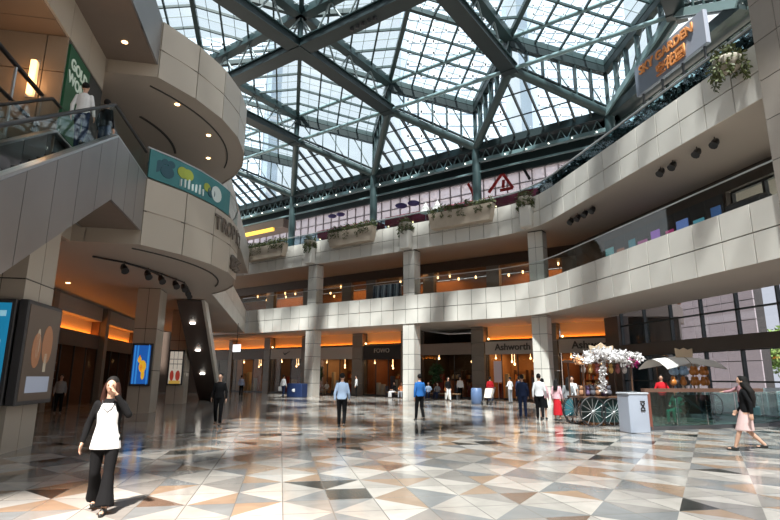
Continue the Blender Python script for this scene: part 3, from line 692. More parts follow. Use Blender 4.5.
q = M(BLACK); q.tube([Vector((x, y, L2[0] - .02)) for x, y in ((-10.2, 18), (-9.58, 18.99), (-9.26, 20.2), (-9.15, 21.2), (-9.05, 22.4), (-9.0, 23.2), (-9.3, 24.4), (-9.6, 25.4))], .035, 6); tag(q.build('lamp_track'), 'thin black curved lamp track under the left round bay', 'lamp track')
def downlight(p, label, group): q = M(WARML); p = Vector(p); q.lathe(p, [(.07, -.012), (.09, 0), (.09, .03)], 12); tag(q.build('downlight'), label, 'light', group)
for x, y in ((-7.9, 18.2), (-7.6, 20.8), (-8.4, 23.2)): downlight((x, y, L3[0] + .01), 'small round downlight under the upper left round bay, %s of three' % {18.2: 'nearest', 20.8: 'middle', 23.2: 'farthest'}[y], 'downlights of the upper round bay')
for u2, n2 in ((-24, -9.5), (-26, -9.5)): downlight(B(u2, n2, L2[0] + .01), 'small round downlight in the left arcade ceiling, %s one' % ('nearer' if u2 == -24 else 'farther'), 'downlights of the left arcade')

# ------------------------------------------------------------ left side: escalators
def esc_side(pts_top, pts_bot, n0, n1):
    pass
EN = -4.51; EW = 1.75
t = thing('escalator', B(-9, EN, 2), 'steel clad escalator climbing from the left foreground to the middle floor landing', 'escalator')
slope = .60
def ztop(a): return 7.85 if a < -14.44 else 7.85 - (a + 14.44) * slope
def zbot(a): return 6.10 if a < -14.36 else max(.05, 6.10 - (a + 14.36) * slope)
for n0, n1, nm in ((EN - .06, EN, 'near'), (EN - EW, EN - EW + .06, 'far')):
    q = M(ESCM); e = -17.7
    cuts = [-17.5, -16.5, -15.5, -14.40] + [-14.40 + 1.12 * i for i in range(1, 12)]
    for a, b in zip(cuts[:-1], cuts[1:]):
        g = .012; q.wall(B, [(a + g, zbot(a + g)), (b - g, zbot(b - g)), (b - g, ztop(b - g)), (a + g, ztop(a + g))], n0, n1)
    part(q, 'side_cladding', t)
q = M(JOINT)
poly = [(-17.5, zbot(-17.7)), (-14.40, 6.1), (-4.4, zbot(-4.4)), (-1.9, .05), (-1.9, .4), (-4.4, ztop(-4.4) - .5), (-14.44, 7.1), (-17.5, 7.1)]
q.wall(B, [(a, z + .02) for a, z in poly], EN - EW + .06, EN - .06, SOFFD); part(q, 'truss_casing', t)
q = M(CHAR); a = -14.4
while a < -3.0:
    z = 7.14 - (a + 14.4) * slope; q.box(B, a, a + .36, EN - EW + .35, EN - .35, z - .3, z); a += .36
part(q, 'steps', t)
for n_, lab in ((EN - .12, ''), (EN - EW + .12, '')):
    g = M(CLEAR); g.wall(B, [(-17.6, 7.85), (-14.44, 7.85), (-3.4, ztop(-3.4)), (-3.4, ztop(-3.4) + .9), (-14.2, 8.62), (-17.6, 8.75)], n_ - .006, n_ + .006); part(g, 'glass_balustrade', t)
    h = M(BLACK); h.tube([B(-17.6, n_, 8.78), B(-14.2, n_, 8.66), B(-3.4, n_, ztop(-3.4) + .94)], .045, 8); part(h, 'handrail', t)
    h = M(CHROME); h.beam(B(-17.7, n_, 7.88), B(-14.44, n_, 7.88), .2, .06); h.beam(B(-14.44, n_, 7.88), B(-3, n_, ztop(-3) + .03), .2, .06); part(h, 'skirt_rail', t)
# second escalator behind it, going the other way
t = thing('escalator', B(-9, -7.6, 2), 'second escalator with dark handrail behind the steel clad one', 'escalator')
q = M(CHAR); q.wall(B, [(-17.7, 6.2), (-13.2, 6.2), (-5, 1.2), (-5, 2.2), (-13.2, 7.1), (-17.7, 7.1)], -8.1, -6.5); part(q, 'truss_casing', t)
for n_ in (-6.6, -8.0):
    g = M(CLEAR); g.wall(B, [(-17.6, 7.1), (-13.2, 7.1), (-6, 2.8), (-6, 3.8), (-12.6, 8.0), (-17.6, 8.1)], n_ - .006, n_ + .006); part(g, 'glass_balustrade', t)
    h = M(BLACK); h.tube([B(-17.6, n_, 8.95), B(-10.6, n_, 8.95)], .06, 8); h.tube([B(-17.6, n_, 8.12), B(-12.6, n_, 8.04), B(-6, n_, 3.84)], .05, 8); part(h, 'handrail', t)
    h = M(CHROME)
    for a in (-16, -14.6, -13.2, -11.8): h.beam(B(a, n_, 7.1), B(a, n_, 8.95), .05, .05)
    part(h, 'post', t)
# upper landing above (third floor), seen from below
q = M(ESCM)
for a in (-17.55, -15.6, -13.5, -11.4, -9.3): q.box(B, a + .01, min(a + 2.09, -9.3 if a < -10 else -7), EN - .1, EN - .04, 11.9, 13.6)
struct(q, 'wall_upper_landing')
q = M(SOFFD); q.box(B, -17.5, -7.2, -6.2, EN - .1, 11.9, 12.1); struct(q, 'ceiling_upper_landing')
for a in (-16.4, -13.8): downlight(B(a, -5.3, 11.89), 'round downlight in the dark underside of the upper left landing, %s one' % ('lower' if a < -15 else 'upper'), 'downlights of the upper landing')
q = M(PANEL_B)
for a in (-17.5, -16.1, -14.7, -13.3, -11.9, -10.5, -9.1): q.box(B, a + .012, a + 1.388, -6.2, -6.14, 10.75, 11.9)
struct(q, 'trim_35')
q = M(mat('brown ceiling panel', (.25, .18, .13), .5)); 
for a in range(6):
    for b in range(4): q.box(B, -17.7 + a * 1.9 + .015, -15.8 + a * 1.9 - .015, -6.2 - (b + 1) * 1.9, -6.2 - b * 1.9 - .03, 10.76, 10.9)
struct(q, 'ceiling_left_upper')
# shop corner with sconce and green sign
PANEL_C = mat('tan shop cladding', (.27, .21, .155), .4, noise=.08)
t = thing('shop_corner_pillar', B(-14.65, -6.7, FL2), 'beige panelled shop corner pillar behind the escalator top', 'pillar')
q = M(JOINT); q.box(B, -17.6, -14.68, -8.0, -6.18, FL2, 10.75); part(q, 'core', t)
q = M(PANEL_C)
for b0, b1 in ((-8.2, -6.69), (-6.66, -6.15)):
    for z0, z1 in ((FL2, 8.2), (8.23, 9.66), (9.69, 10.74)): q.box(B, -14.68, -14.62, b0, b1, z0, z1)
part(q, 'front_cladding', t)
t = thing('wall_sconce', B(-14.5, -6.85, 9.4), 'tall glowing vertical wall light left of the green sign', 'light')
q = M(mat('glowing sconce', (1, .7, .4), .5, emit=(1, .52, .2), es=3.5)); q.cbox(B, -14.6, -14.5, -6.94, -6.80, 8.9, 9.9, .02); part(q, 'diffuser', t); q = M(CHROME); q.box(B, -14.62, -14.6, -6.99, -6.75, 8.85, 9.95); part(q, 'backplate', t)
ld = D.lights.new('sconce_light', 'POINT'); ld.energy = 14; ld.color = (1, .5, .2); ld.shadow_soft_size = .2; lo = D.objects.new('sconce_light', ld); COL.objects.link(lo); lo.location = B(-14.3, -6.85, 9.3)
GRN = mat('green sign panel', (.008, .06, .025), .4, emit=(.01, .12, .05), es=.10)
t = thing('shop_sign', B(-15.6, -6.1, 9.5), 'dark green panel with white lettering beside the escalator top', 'sign')
q = M(GRN); q.box(B, -16.25, -14.72, -6.17, -6.1, 8.0, 10.6); part(q, 'panel', t)
WL = mat('white letters', (.7, .75, .7), .4, emit=(.6, .8, .6), es=.12)
text_mesh('GOLD', .44, -uB, B(-15.45, -6.08, 10.12), WL, .01, 'lettering', t, bold=.01); text_mesh('WON', .44, -uB, B(-15.35, -6.08, 9.68), WL, .01, 'lettering', t, bold=.01)
# walls closing the left building
wallbox('wall_left_upper', B, -56, -2, -13.2, -13.0, 7.0, 26, DARKB)
wallbox('wall_left_middle', B, -17.6, -3, -11.5, -11.3, 6.95, 10.75, mat('brown shop wall', (.22, .14, .09), .6, noise=.2))
q = M(SOFF); q.box(B, -17.6, 6, -30, -6.6, L2[0] + .03, FL2); struct(q, 'ceiling_left_near')
q = M(PANEL_B); q.box(B, -17.6, 6, -6.6, -6.5, L2[0], FL2 + .1); struct(q, 'trim_36')

# lettering on the round bay
DL = mat('dark brown letters', (.10, .08, .065), .45)
t = thing('balcony_sign', Vector((-6.3, 20.5, 7.35)), 'dark TROPICS lettering on the curved middle balcony bay', 'sign')
ang = -.175
for ch in 'TROPICS':
    p = Vector((cb[0] + (rb + .05) * math.cos(ang), cb[1] + (rb + .05) * math.sin(ang), 7.28)); xd = Vector((-math.sin(ang), math.cos(ang), 0)); text_mesh(ch, .78, xd, p, DL, .02, 'letter', t, bold=.015); ang += .066 if ch != 'I' else .05
t = thing('balcony_emblem', Vector((-6.3, 20.9, 6.2)), 'dark squat emblem below the curved lettering', 'sign')
for s_ in range(3):
    ang = .04 + s_ * .05; p = Vector((cb[0] + (rb + .03) * math.cos(ang), cb[1] + (rb + .03) * math.sin(ang), 6.15)); q = M(DL); q.lathe(p, [(.05, -.28), (.2, -.2), (.08, 0), (.22, .12), (.04, .3)], 8); part(q, 'mark', t)
# banner on the bay railing
TEAL = mat('teal banner', (.035, .17, .185), .5, noise=.15, nscale=1.2)
t = thing('banner', Vector((-7.2, 17.5, 7.9)), 'teal banner with round shapes and pale lettering hung on the curved railing', 'banner')
q = M(TEAL); bp_ = resample([dp[-1], *arc(cb, rb - .05, math.radians(-34.5), math.radians(-3), 12)], .5)
bo = inward(bp_, -.05)
for i in range(len(bp_) - 1):
    a, b, a2, b2 = bp_[i], bp_[i + 1], bo[i], bo[i + 1]; q.hexa([v + UP * 7.9 for v in (a, b, b2, a2)] + [v + UP * 8.86 for v in (a, b, b2, a2)])
part(q, 'sheet', t)
def on_bay(deg, z, r=.02): a = math.radians(deg); return Vector((cb[0] + (rb + r) * math.cos(a), cb[1] + (rb + r) * math.sin(a), z))
def disc(dg_, z, r, m_, nm):
    a = math.radians(dg_); nrm = V3((math.cos(a), math.sin(a), 0)); tg = V3((-math.sin(a), math.cos(a), 0)); c = on_bay(dg_, z, .015); q = M(m_)
    pts = [c + tg * r * 1.2 * math.cos(k * math.pi / 8) + UP * r * math.sin(k * math.pi / 8) for k in range(16)]; q.add(pts + [p - nrm * .02 for p in pts], [tuple(range(16)), tuple(range(31, 15, -1))] + [(k, (k + 1) % 16, 16 + (k + 1) % 16, 16 + k) for k in range(16)]); part(q, nm, t)
V3 = Vector
DT, LM, WP = mat('dark teal print', (.015, .07, .10), .5), mat('lime print', (.30, .36, .05), .5), mat('white print', (.55, .62, .62), .5)
for dg_, z, r in ((-33, 8.35, .2), (-31.5, 8.5, .12), (-29.5, 8.3, .22), (-28.6, 8.6, .13), (-30.3, 8.62, .1), (-14, 8.3, .2)): disc(dg_, z, r, DT, 'dark_print')
for dg_, z, r in ((-25, 8.5, .2), (-23.2, 8.5, .2), (-16, 8.4, .16)): disc(dg_, z, r, LM, 'lime_print')
for i in range(7):
    q = M(WP); c = on_bay(-25.5 + i * 1.3, 8.0, .0); q.beam(c, c + UP * (.24 + (i % 3) * .05), .10, .05, up=V3((-math.sin(-.35), math.cos(-.35), 0))); part(q, 'pale_letter', t)
disc(-11.5, 8.35, .3, WP, 'white_print')

# far dark escalator underside rising toward the round bay
t = thing('escalator', B(-42, -6.5, 0), 'far escalator with dark brown underside and three round lamps behind the left bay', 'escalator')
fe = lambda a: 5.9 - (-30.2 - a) * .42
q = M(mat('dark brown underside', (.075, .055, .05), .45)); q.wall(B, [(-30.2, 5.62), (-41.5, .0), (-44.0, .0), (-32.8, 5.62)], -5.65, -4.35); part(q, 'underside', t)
q = M(PANEL); q.wall(B, [(-30.0, 5.64), (-41.3, .0), (-43.0, .0), (-31.6, 5.64)], -4.35, -4.2); part(q, 'side_cladding', t)
for a in (-32.2, -35.0, -37.8):
    q = M(WHITEL); z = 5.6 + (a + 30.2) * (5.6 / 11.3) - .04; q.lathe(B(a, -5.05, z), [(.13, -.03), (.16, 0), (.16, .04)], 12); part(q, 'lamp', t)

# ------------------------------------------------------------ left arcade shops
LN = -11.0
def lshop(a0, a1, label, cols, lit):
    rnd = random.Random(int(-a0 * 7)); wm = mat('left shop ' + label, cols, .6, noise=.2)
    r = M(wm); r.box(B, a0, a1, LN - 5, LN - 4.9, 0, 5.6); r.box(B, a0 - .05, a0, LN - 5, LN, 0, 5.6); r.box(B, a1, a1 + .05, LN - 5, LN, 0, 5.6); r.box(B, a0, a1, LN - 5, LN, 3.7, 3.8, DARKB); struct(r, 'wall_left_shop')
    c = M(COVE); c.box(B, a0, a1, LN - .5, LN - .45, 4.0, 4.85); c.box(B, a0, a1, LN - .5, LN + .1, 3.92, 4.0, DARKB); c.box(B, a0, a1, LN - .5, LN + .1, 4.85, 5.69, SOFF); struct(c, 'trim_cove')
    l = thing('cove_light', B((a0 + a1) / 2, LN, 4), 'orange cove light strip above ' + label, 'light'); s = M(COVELIT); s.box(B, a0 + .1, a1 - .1, LN - .38, LN - .28, 4.0, 4.06); part(s, 'lamp_strip', l); s = M(WARML); s.ball(B(a1 - .3, LN + .15, 4.1), .07, seg=8, rings=5); part(s, 'end_lamp', l)
    f = M(DARKB); f.box(B, a0, a1, LN - .1, LN + .08, 3.2, 3.92); struct(f, 'trim_fascia')
    fr = M(CHAR); g = M(SHOPGL); n = max(2, round((a1 - a0) / 1.8))
    for i in range(n + 1): a = a0 + (a1 - a0) * i / n; fr.box(B, a - .03, a + .03, LN - .03, LN + .05, 0, 3.2)
    for i in range(n):
        if i % 3 != 1: g.box(B, a0 + (a1 - a0) * i / n + .03, a0 + (a1 - a0) * (i + 1) / n - .03, LN, LN + .015, .05, 3.2)
    struct(fr, 'window_frame'); struct(g, 'window_pane')
    ld = D.lights.new('shop_light', 'AREA'); ld.size = 3; ld.energy = 60 * lit; ld.color = (1, .55, .28); lo = D.objects.new('shop_light', ld); COL.objects.link(lo); lo.location = B((a0 + a1) / 2, LN - 2.2, 3.6)
    x = a0 + .6; q = 0; cc = [(.35, .16, .08), (.5, .4, .3), (.2, .05, .04), (.08, .16, .09), (.3, .3, .3)]
    while x < a1 - 1.2:
        sh = thing('display_cabinet', B(x + .6, LN - 2, 0), ['nearest', 'second', 'third', 'fourth', 'fifth'][min(q, 4)] + ' lit display cabinet inside ' + label, 'cabinet')
        s = M(mat('cabinet wood', (.22, .12, .07), .4)); s.cbox(B, x, x + 1.3, LN - 2.4, LN - 1.6, 0, 1.0, .03); s.box(B, x, x + 1.3, LN - 2.4, LN - 2.3, 1.0, 2.4); part(s, 'body', sh)
        s = M(CHROME)
        for zz in (1.45, 1.9, 2.35): s.box(B, x, x + 1.3, LN - 2.3, LN - 1.9, zz, zz + .03)
        part(s, 'shelf', sh); s = M(mat('cabinet goods', (.4, .2, .1), .6))
        for zz in (1.0, 1.48, 1.93):
            for k in range(5): c = cc[rnd.randrange(5)]; s.box(B, x + .08 + k * .24, x + .24 + k * .24, LN - 2.25, LN - 2.05, zz, zz + rnd.uniform(.12, .35), mat('goods l%d' % cc.index(c), c, .6))
        part(s, 'goods', sh, kind='stuff'); x += 2.0; q += 1
lshop(-28.0, -17.0, 'the nearer left arcade shop', (.30, .17, .11), .5)
lshop(-35.8, -28.4, 'the middle left arcade shop', (.22, .11, .07), .3)
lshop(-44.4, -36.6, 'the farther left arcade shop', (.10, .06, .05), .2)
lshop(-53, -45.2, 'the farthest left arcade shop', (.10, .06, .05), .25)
q = M(PIER)
for a in (-28.3, -36.4, -45.1): q.box(B, a - .1, a + .5, LN - .3, LN + .35, 0, 5.69)
struct(q, 'wall_left')
wallbox('wall_left_near', B, -17.0, 8, LN - .2, LN, 0, 5.69, mat('brown arcade wall', (.16, .10, .07), .4))
q = M(DARKB); q.box(B, -60.5, -60.0, -30, -8.2, 0, 7.0); q.box(A, -64, -49.6, SN + .7, SN + 1.0, 0, 5.69); struct(q, 'wall_far_left')
# enclosure behind the camera
wallbox('wall_rear', B, 9.5, 10, -30, 30, 0, 14, PANEL_B); wallbox('wall_rear_right', B, -8.4, 10, 24, 24.5, 0, 14, PANEL_B)

q = M(mat('lit white sign', (.8, .8, .8), .5, emit=(.9, .95, 1), es=1.2)); p = Vector((-11.7, 41.5, 3.75)); q.hexa([p + uA * a + nA * b + UP * z for z in (-.28, .28) for a, b in ((-.4, 0), (.4, 0), (.4, .1), (-.4, .1))]); q.beam(p + UP * .28 + nA * .05, p + UP * 1.9 + nA * .05, .04, .04, CHAR); tag(q.build('hanging_sign', origin=p), 'small white lit hanging sign at the far left corner of the hall', 'sign')
# poster cases on the pillars
def poster(F, c0, c1, b0, b1, z0, z1, label, main, blobs, axis, frame=CHAR, es=.8, depth=.12, name='poster_case'):
    # axis 'a': face toward +a at c1 ; axis 'b': face toward +b at b1
    t = thing(name, F((c0 + c1) / 2, (b0 + b1) / 2, z0), label, 'poster case'); q = M(frame); q.cbox(F, c0, c1, b0, b1, z0, z1, .02); part(q, 'case', t)
    pm = mat('poster ' + label, main, .4, emit=main, es=es); q = M(pm); r = .09
    if axis == 'a': q.box(F, c1, c1 + .012, b0 + r, b1 - r, z0 + r, z1 - r)
    else: q.box(F, c0 + r, c1 - r, b1, b1 + .012, z0 + r, z1 - r)
    po = part(q, 'poster', t)
    for i, (c, items) in enumerate(blobs):
        bm_ = mat('print %s %d' % (label, i), c, .4, emit=c, es=es)
        for (fx0, fx1, fz0, fz1) in items:
            q = M(bm_)
            zz0, zz1 = z0 + r + (z1 - z0 - 2 * r) * fz0, z0 + r + (z1 - z0 - 2 * r) * fz1
            if fx1 - fx0 > .09 and fz1 - fz0 > .09 and fx1 - fx0 < .7:
                pts = []
                for k in range(14):
                    e = k * 2 * math.pi / 14; fx = (fx0 + fx1) / 2 + (fx1 - fx0) * .54 * math.cos(e); zz = (zz0 + zz1) / 2 + (zz1 - zz0) * .54 * math.sin(e); pts.append((fx, zz))
                for off in (.02,): q.add([F(c1 + off, b0 + r + (b1 - b0 - 2 * r) * fx, zz) if axis == 'a' else F(c1 - r - (c1 - c0 - 2 * r) * fx, b1 + off, zz) for fx, zz in pts] + [F(c1 + .01, b0 + r + (b1 - b0 - 2 * r) * fx, zz) if axis == 'a' else F(c1 - r - (c1 - c0 - 2 * r) * fx, b1 + .01, zz) for fx, zz in pts], [tuple(range(14)), tuple(range(27, 13, -1))] + [(k, (k + 1) % 14, 14 + (k + 1) % 14, 14 + k) for k in range(14)])
            elif axis == 'a': q.box(F, c1 + .012, c1 + .02, b0 + r + (b1 - b0 - 2 * r) * fx0, b0 + r + (b1 - b0 - 2 * r) * fx1, zz0, zz1)
            else: q.box(F, c1 - r - (c1 - c0 - 2 * r) * fx1, c1 - r - (c1 - c0 - 2 * r) * fx0, b1 + .012, b1 + .02, zz0, zz1)
            pr = q.build('print'); pr.parent = po
    return t
poster(B, -13.36, -13.2, -6.75, -5.8, 1.0, 3.3, 'tall case with a bright blue poster on the front of the near left pillar', (.01, .16, .30), [((.45, .47, .48), [(.1, .85, .33, .62), (.1, .85, .02, .2)]), ((.2, .4, .5), [(.1, .9, .86, .92)]), ((.12, .12, .12), [(.3, .7, .4, .55)])], 'a', es=.9)
poster(B, -15.1, -13.2, -5.75, -5.55, 1.0, 3.3, 'tall dark case with a group picture on the right face of the near left pillar', (.06, .045, .035), [((.22, .10, .05), [(.2, .45, .35, .7), (.5, .8, .4, .8)]), ((.25, .28, .35), [(.15, .85, .08, .25)]), ((.3, .26, .2), [(.3, .4, .45, .75), (.6, .68, .3, .5)])], 'b', es=.5)
poster(B, -26.75, -26.6, -6.7, -5.8, 1.2, 3.1, 'blue poster case with a yellow figure on the second left pillar', (.01, .08, .32), [((.55, .30, .02), [(.4, .8, .3, .6), (.55, .75, .12, .35), (.3, .5, .55, .7)]), ((.03, .2, .5), [(.05, .12, 0, 1), (.22, .3, 0, 1), (.85, .95, 0, 1)]), ((.4, .12, .02), [(.45, .6, .35, .5), (.35, .45, .62, .74)])], 'a', es=1.0)
poster(B, -35.4, -35.25, -6.75, -5.85, 1.1, 3.2, 'white gridded poster case with red figures on the third left pillar', (.42, .38, .32), [((.25, .03, .02), [(.1, .4, .1, .4), (.55, .9, .1, .4)]), ((.05, .04, .04), [(.0, 1, .6, .62), (.0, 1, .75, .77), (.3, .33, .45, 1), (.62, .65, .45, 1)]), ((.4, .25, .05), [(.05, .95, 0, .1)])], 'a', es=.8)

#PART2
# ------------------------------------------------------------ people
def remesh(mb, name, voxel, m, parent, smooth=2):
    me = D.meshes.new(name); me.from_pydata([v for v in mb.v], [], mb.f)
    bm = bmesh.new(); bm.from_mesh(me); bmesh.ops.recalc_face_normals(bm, faces=bm.faces); bm.to_mesh(me); bm.free()
    o = D.objects.new('tmp', me); COL.objects.link(o)
    md = o.modifiers.new('r', 'REMESH'); md.mode = 'VOXEL'; md.voxel_size = voxel; md.use_smooth_shade = True
    if smooth: sm = o.modifiers.new('s', 'SMOOTH'); sm.iterations = smooth; sm.factor = .5
    bpy.context.view_layer.update(); dg = bpy.context.evaluated_depsgraph_get(); nm = D.meshes.new_from_object(o.evaluated_get(dg)); D.objects.remove(o)
    nm.materials.clear(); nm.materials.append(m)
    for p in nm.polygons: p.use_smooth = True
    q = D.objects.new(name, nm); COL.objects.link(q); q.parent = parent; return q
def cap(mb, a, b, ra, rb_):
    a, b = Vector(a), Vector(b); mb.tube([a, a.lerp(b, .5), b], [ra, (ra + rb_) / 2, rb_], 10); mb.ball(a, ra, seg=10, rings=6); mb.ball(b, rb_, seg=10, rings=6)
def loft(mb, secs, seg=14):
    vs = []; fs = []
    for c, rx, ry in secs:
        c = Vector(c); vs += [c + Vector((rx * math.cos(2 * math.pi * k / seg), ry * math.sin(2 * math.pi * k / seg), 0)) for k in range(seg)]
    n = len(secs)
    for i in range(n - 1):
        for k in range(seg): fs.append((i * seg + k, i * seg + (k + 1) % seg, (i + 1) * seg + (k + 1) % seg, (i + 1) * seg + k))
    fs += [tuple(range(seg - 1, -1, -1)), tuple(range((n - 1) * seg, n * seg))]; mb.add(vs, fs)
V3 = Vector
POSE = {
 'stand': dict(k=[(-.10, .01, .50), (.10, .01, .50)], a=[(-.11, -.03, .085), (.11, -.02, .085)], e=[(-.225, -.03, 1.12), (.225, -.03, 1.12)], h=[(-.235, .05, .88), (.235, .05, .88)]),
 'walk': dict(k=[(-.095, .16, .52), (.095, .03, .49)], a=[(-.10, .30, .10), (.10, -.28, .17)], e=[(-.225, -.12, 1.13), (.225, .02, 1.12)], h=[(-.26, -.12, .88), (.25, .20, .92)]),
 'stroll': dict(k=[(-.095, .08, .50), (.095, .02, .49)], a=[(-.10, .13, .085), (.10, -.16, .12)], e=[(-.225, -.06, 1.12), (.225, .0, 1.12)], h=[(-.235, -.04, .87), (.235, .10, .90)]),
 'phone': dict(k=[(-.095, .10, .51), (.095, .02, .49)], a=[(-.10, .18, .085), (.10, -.20, .14)], e=[(-.27, .12, 1.25), (.25, -.02, 1.12)], h=[(-.10, .17, 1.52), (.29, .03, .88)]),
 'reach': dict(k=[(-.10, .01, .50), (.10, .01, .50)], a=[(-.11, -.03, .085), (.11, -.02, .085)], e=[(-.25, -.03, 1.12), (.28, .20, 1.25)], h=[(-.25, .05, .88), (.26, .46, 1.22)]),
 'hold': dict(k=[(-.10, .01, .50), (.10, .01, .50)], a=[(-.11, -.03, .085), (.11, -.02, .085)], e=[(-.27, .00, 1.14), (.27, .00, 1.14)], h=[(-.12, .24, 1.12), (.12, .24, 1.12)]),
 'sit': dict(k=[(-.12, .44, .50), (.12, .44, .50)], a=[(-.12, .42, .085), (.12, .46, .085)], e=[(-.26, .02, .78), (.26, .02, .78)], h=[(-.14, .26, .70), (.14, .26, .70)], dz=-.40),
}
def person(loc, toward, H, pose, label, top, bottom, kind='trousers', sleeves='long', hair='short', voxel=.016, shoe=(.02, .02, .02), extra=None, group=None, skin=SKIN, face=True, flare=False, bottomlen=.1):
    P = POSE[pose]; S = H / 1.74; dz = P.get('dz', 0)
    t = thing('person', loc, label, 'person', group); d = Vector(toward).normalized(); t.rotation_euler.z = math.atan2(d.y, d.x) - math.pi / 2; t.scale = (S, S, S)
    hip = [V3((-.09, 0, .92 + dz)), V3((.09, 0, .92 + dz))]; sh = [V3((-.160, -.01, 1.405 + dz)), V3((.160, -.01, 1.405 + dz))]
    k = [V3(x) for x in P['k']]; a = [V3(x) for x in P['a']]; e = [V3(x) for x in P['e']]; h = [V3(x) for x in P['h']]
    tz = lambda z: z + dz
    # body: one continuous skinned volume
    b = M(skin)
    loft(b, [((0, 0, tz(.86)), .12, .09), ((0, 0, tz(.95)), .155, .105), ((0, 0, tz(1.10)), .125, .09), ((0, .0, tz(1.28)), .15, .10), ((0, -.005, tz(1.38)), .145, .082), ((0, -.01, tz(1.46)), .065, .055)])
    cap(b, (0, -.01, tz(1.42)), (0, .01, tz(1.55)), .058, .05)
    b.ball((0, .01, tz(1.635)), 1, seg=16, rings=12, sc=(.074, .092, .108)); b.ball((0, .035, tz(1.575)), 1, seg=12, rings=8, sc=(.052, .055, .05))
    cap(b, (0, .095, tz(1.645)), (0, .115, tz(1.615)), .009, .013)
    for s in (-1, 1): b.ball((s * .076, .0, tz(1.625)), 1, seg=8, rings=6, sc=(.012, .02, .032))
    for i in (0, 1):
        s = (-1, 1)[i]
        cap(b, hip[i], k[i], .085, .052); cap(b, k[i], k[i].lerp(a[i], .35), .052, .054); cap(b, k[i].lerp(a[i], .35), a[i], .054, .036)
        f = V3((0, 1, 0)); heel = a[i] + V3((0, -.03, -.045)); toe = a[i] + V3((0, .15, -.055)); cap(b, heel, toe, .034, .028)
        cap(b, a[i], heel, .034, .034)
        cap(b, sh[i] + V3((0, 0, -.028)), e[i], .043, .036); cap(b, e[i], h[i], .037, .026)
        dr = (h[i] - e[i]).normalized(); side = dr.cross(V3((0, 0, 1)));
        side = side.normalized() if side.length > .3 else V3((0, 1, 0)); inn = V3((0, 1, 0)) - dr * dr.y; inn = inn.normalized() if inn.length > .2 else V3((-s, 0, 0))
        curl = V3((-s, 0, 0)) - dr * (-s * dr.x)
        palm = h[i] + dr * .075; 
        for q in (-.022, 0, .022): cap(b, h[i] + inn * q * .7, palm + inn * q, .017, .014)
        for q, L in ((-.030, .055), (-.011, .068), (.010, .073), (.031, .064)):
            r0 = palm + inn * q * .95; m1 = r0 + dr * L * .55 + curl * .006; cap(b, r0, m1, .0105, .0095); cap(b, m1, m1 + dr * L * .42 + curl * .018, .0095, .008)
        r0 = h[i] + dr * .025 + inn * .028; m1 = r0 + inn * .028 + dr * .025; cap(b, r0, m1, .013, .011); cap(b, m1, m1 + dr * .032 + curl * .008, .0105, .009)
    remesh(b, 'body', voxel, skin, t, 1)
    # garment top
    g = M(top); o = .016
    loft(g, [((0, 0, tz(.90)), .165 + o, .118 + o), ((0, 0, tz(1.0)), .155 + o, .108 + o), ((0, 0, tz(1.12)), .135 + o, .098 + o), ((0, 0, tz(1.28)), .16 + o, .108 + o), ((0, -.005, tz(1.38)), .150 + o, .088 + o), ((0, -.01, tz(1.465)), .075, .065)])
    for i in (0, 1):
        sg = sh[i] + V3((0, 0, -.018)); cap(g, sg, e[i] if sleeves == 'long' else sh[i].lerp(e[i], .62), .052, .047)
        if sleeves == 'long': cap(g, e[i], e[i].lerp(h[i], .9), .050, .038)
    remesh(g, {'long': 'shirt', 'short': 'short_sleeved_top'}[sleeves], max(voxel, .013), top, t, 2)
    g = M(bottom)
    if kind == 'trousers':
        loft(g, [((0, 0, tz(.84)), .13, .10), ((0, 0, tz(.92)), .168, .122), ((0, 0, tz(1.02)), .152, .112)])
        for i in (0, 1):
            an = k[i].lerp(a[i], .93); cap(g, hip[i], k[i], .098, .070); cap(g, k[i], an if not flare else k[i].lerp(a[i], .6), .070, .056)
            if flare: g.tube([k[i], k[i].lerp(a[i], .5), k[i].lerp(a[i], .97)], [.07, .088, .125], 12)
    else:
        L = .92 - bottomlen; n_ = 5; secs = []; mid = (k[0] + k[1]) / 2; sp = abs(k[0].y - k[1].y) / 2
        zk = {'skirt': .48, 'long_skirt': .22}[kind]
        for j in range(n_ + 1):
            f = j / n_; z = tz(1.02) * (1 - f) + (zk if dz == 0 else tz(.80)) * f; secs.append(((0, mid.y * f * .8, z), .155 + .055 * f, .112 + (.05 + sp * .7) * f))
        loft(g, secs[::-1])
        if dz:
            for i in (0, 1): cap(g, hip[i], k[i].lerp(hip[i], .1), .10, .085)
    remesh(g, 'trousers' if kind == 'trousers' else 'skirt', max(voxel, .013), bottom, t, 2)
    # hair
    g = M(HAIR); g.ball((0, -.014, tz(1.668)), 1, seg=14, rings=10, sc=(.088, .100, .102))
    if hair == 'long':
        loft(g, [((0, -.115, tz(1.26)), .085, .045), ((0, -.10, tz(1.40)), .105, .06), ((0, -.055, tz(1.52)), .105, .075), ((0, -.03, tz(1.66)), .092, .082)])
    elif hair == 'bob': loft(g, [((0, -.04, tz(1.50)), .08, .055), ((0, -.035, tz(1.58)), .092, .07), ((0, -.02, tz(1.66)), .086, .085)])
    remesh(g, 'hair', .014, HAIR, t, 2)
    sm = mat('shoe %s' % (shoe,), shoe, .4)
    for i in (0, 1):
        g = M(sm); hl = a[i] + V3((0, -.035, -.052)); to = a[i] + V3((0, .165, -.062)); cap(g, hl, to, .036, .03); cap(g, hl + V3((0, 0, .02)), a[i] + V3((0, .06, -.03)), .038, .036); remesh(g, 'shoe', .014, sm, t, 1)
    if face:
        for s in (-1, 1): g = M(BLACK); g.ball((s * .030, .093, tz(1.645)), 1, seg=8, rings=6, sc=(.013, .008, .007)); o_ = g.build('eye'); o_.parent = t
        g = M(mat('lips', (.35, .10, .09), .5)); g.ball((0, .098, tz(1.578)), 1, seg=8, rings=6, sc=(.022, .008, .006)); o_ = g.build('mouth'); o_.parent = t
    return t
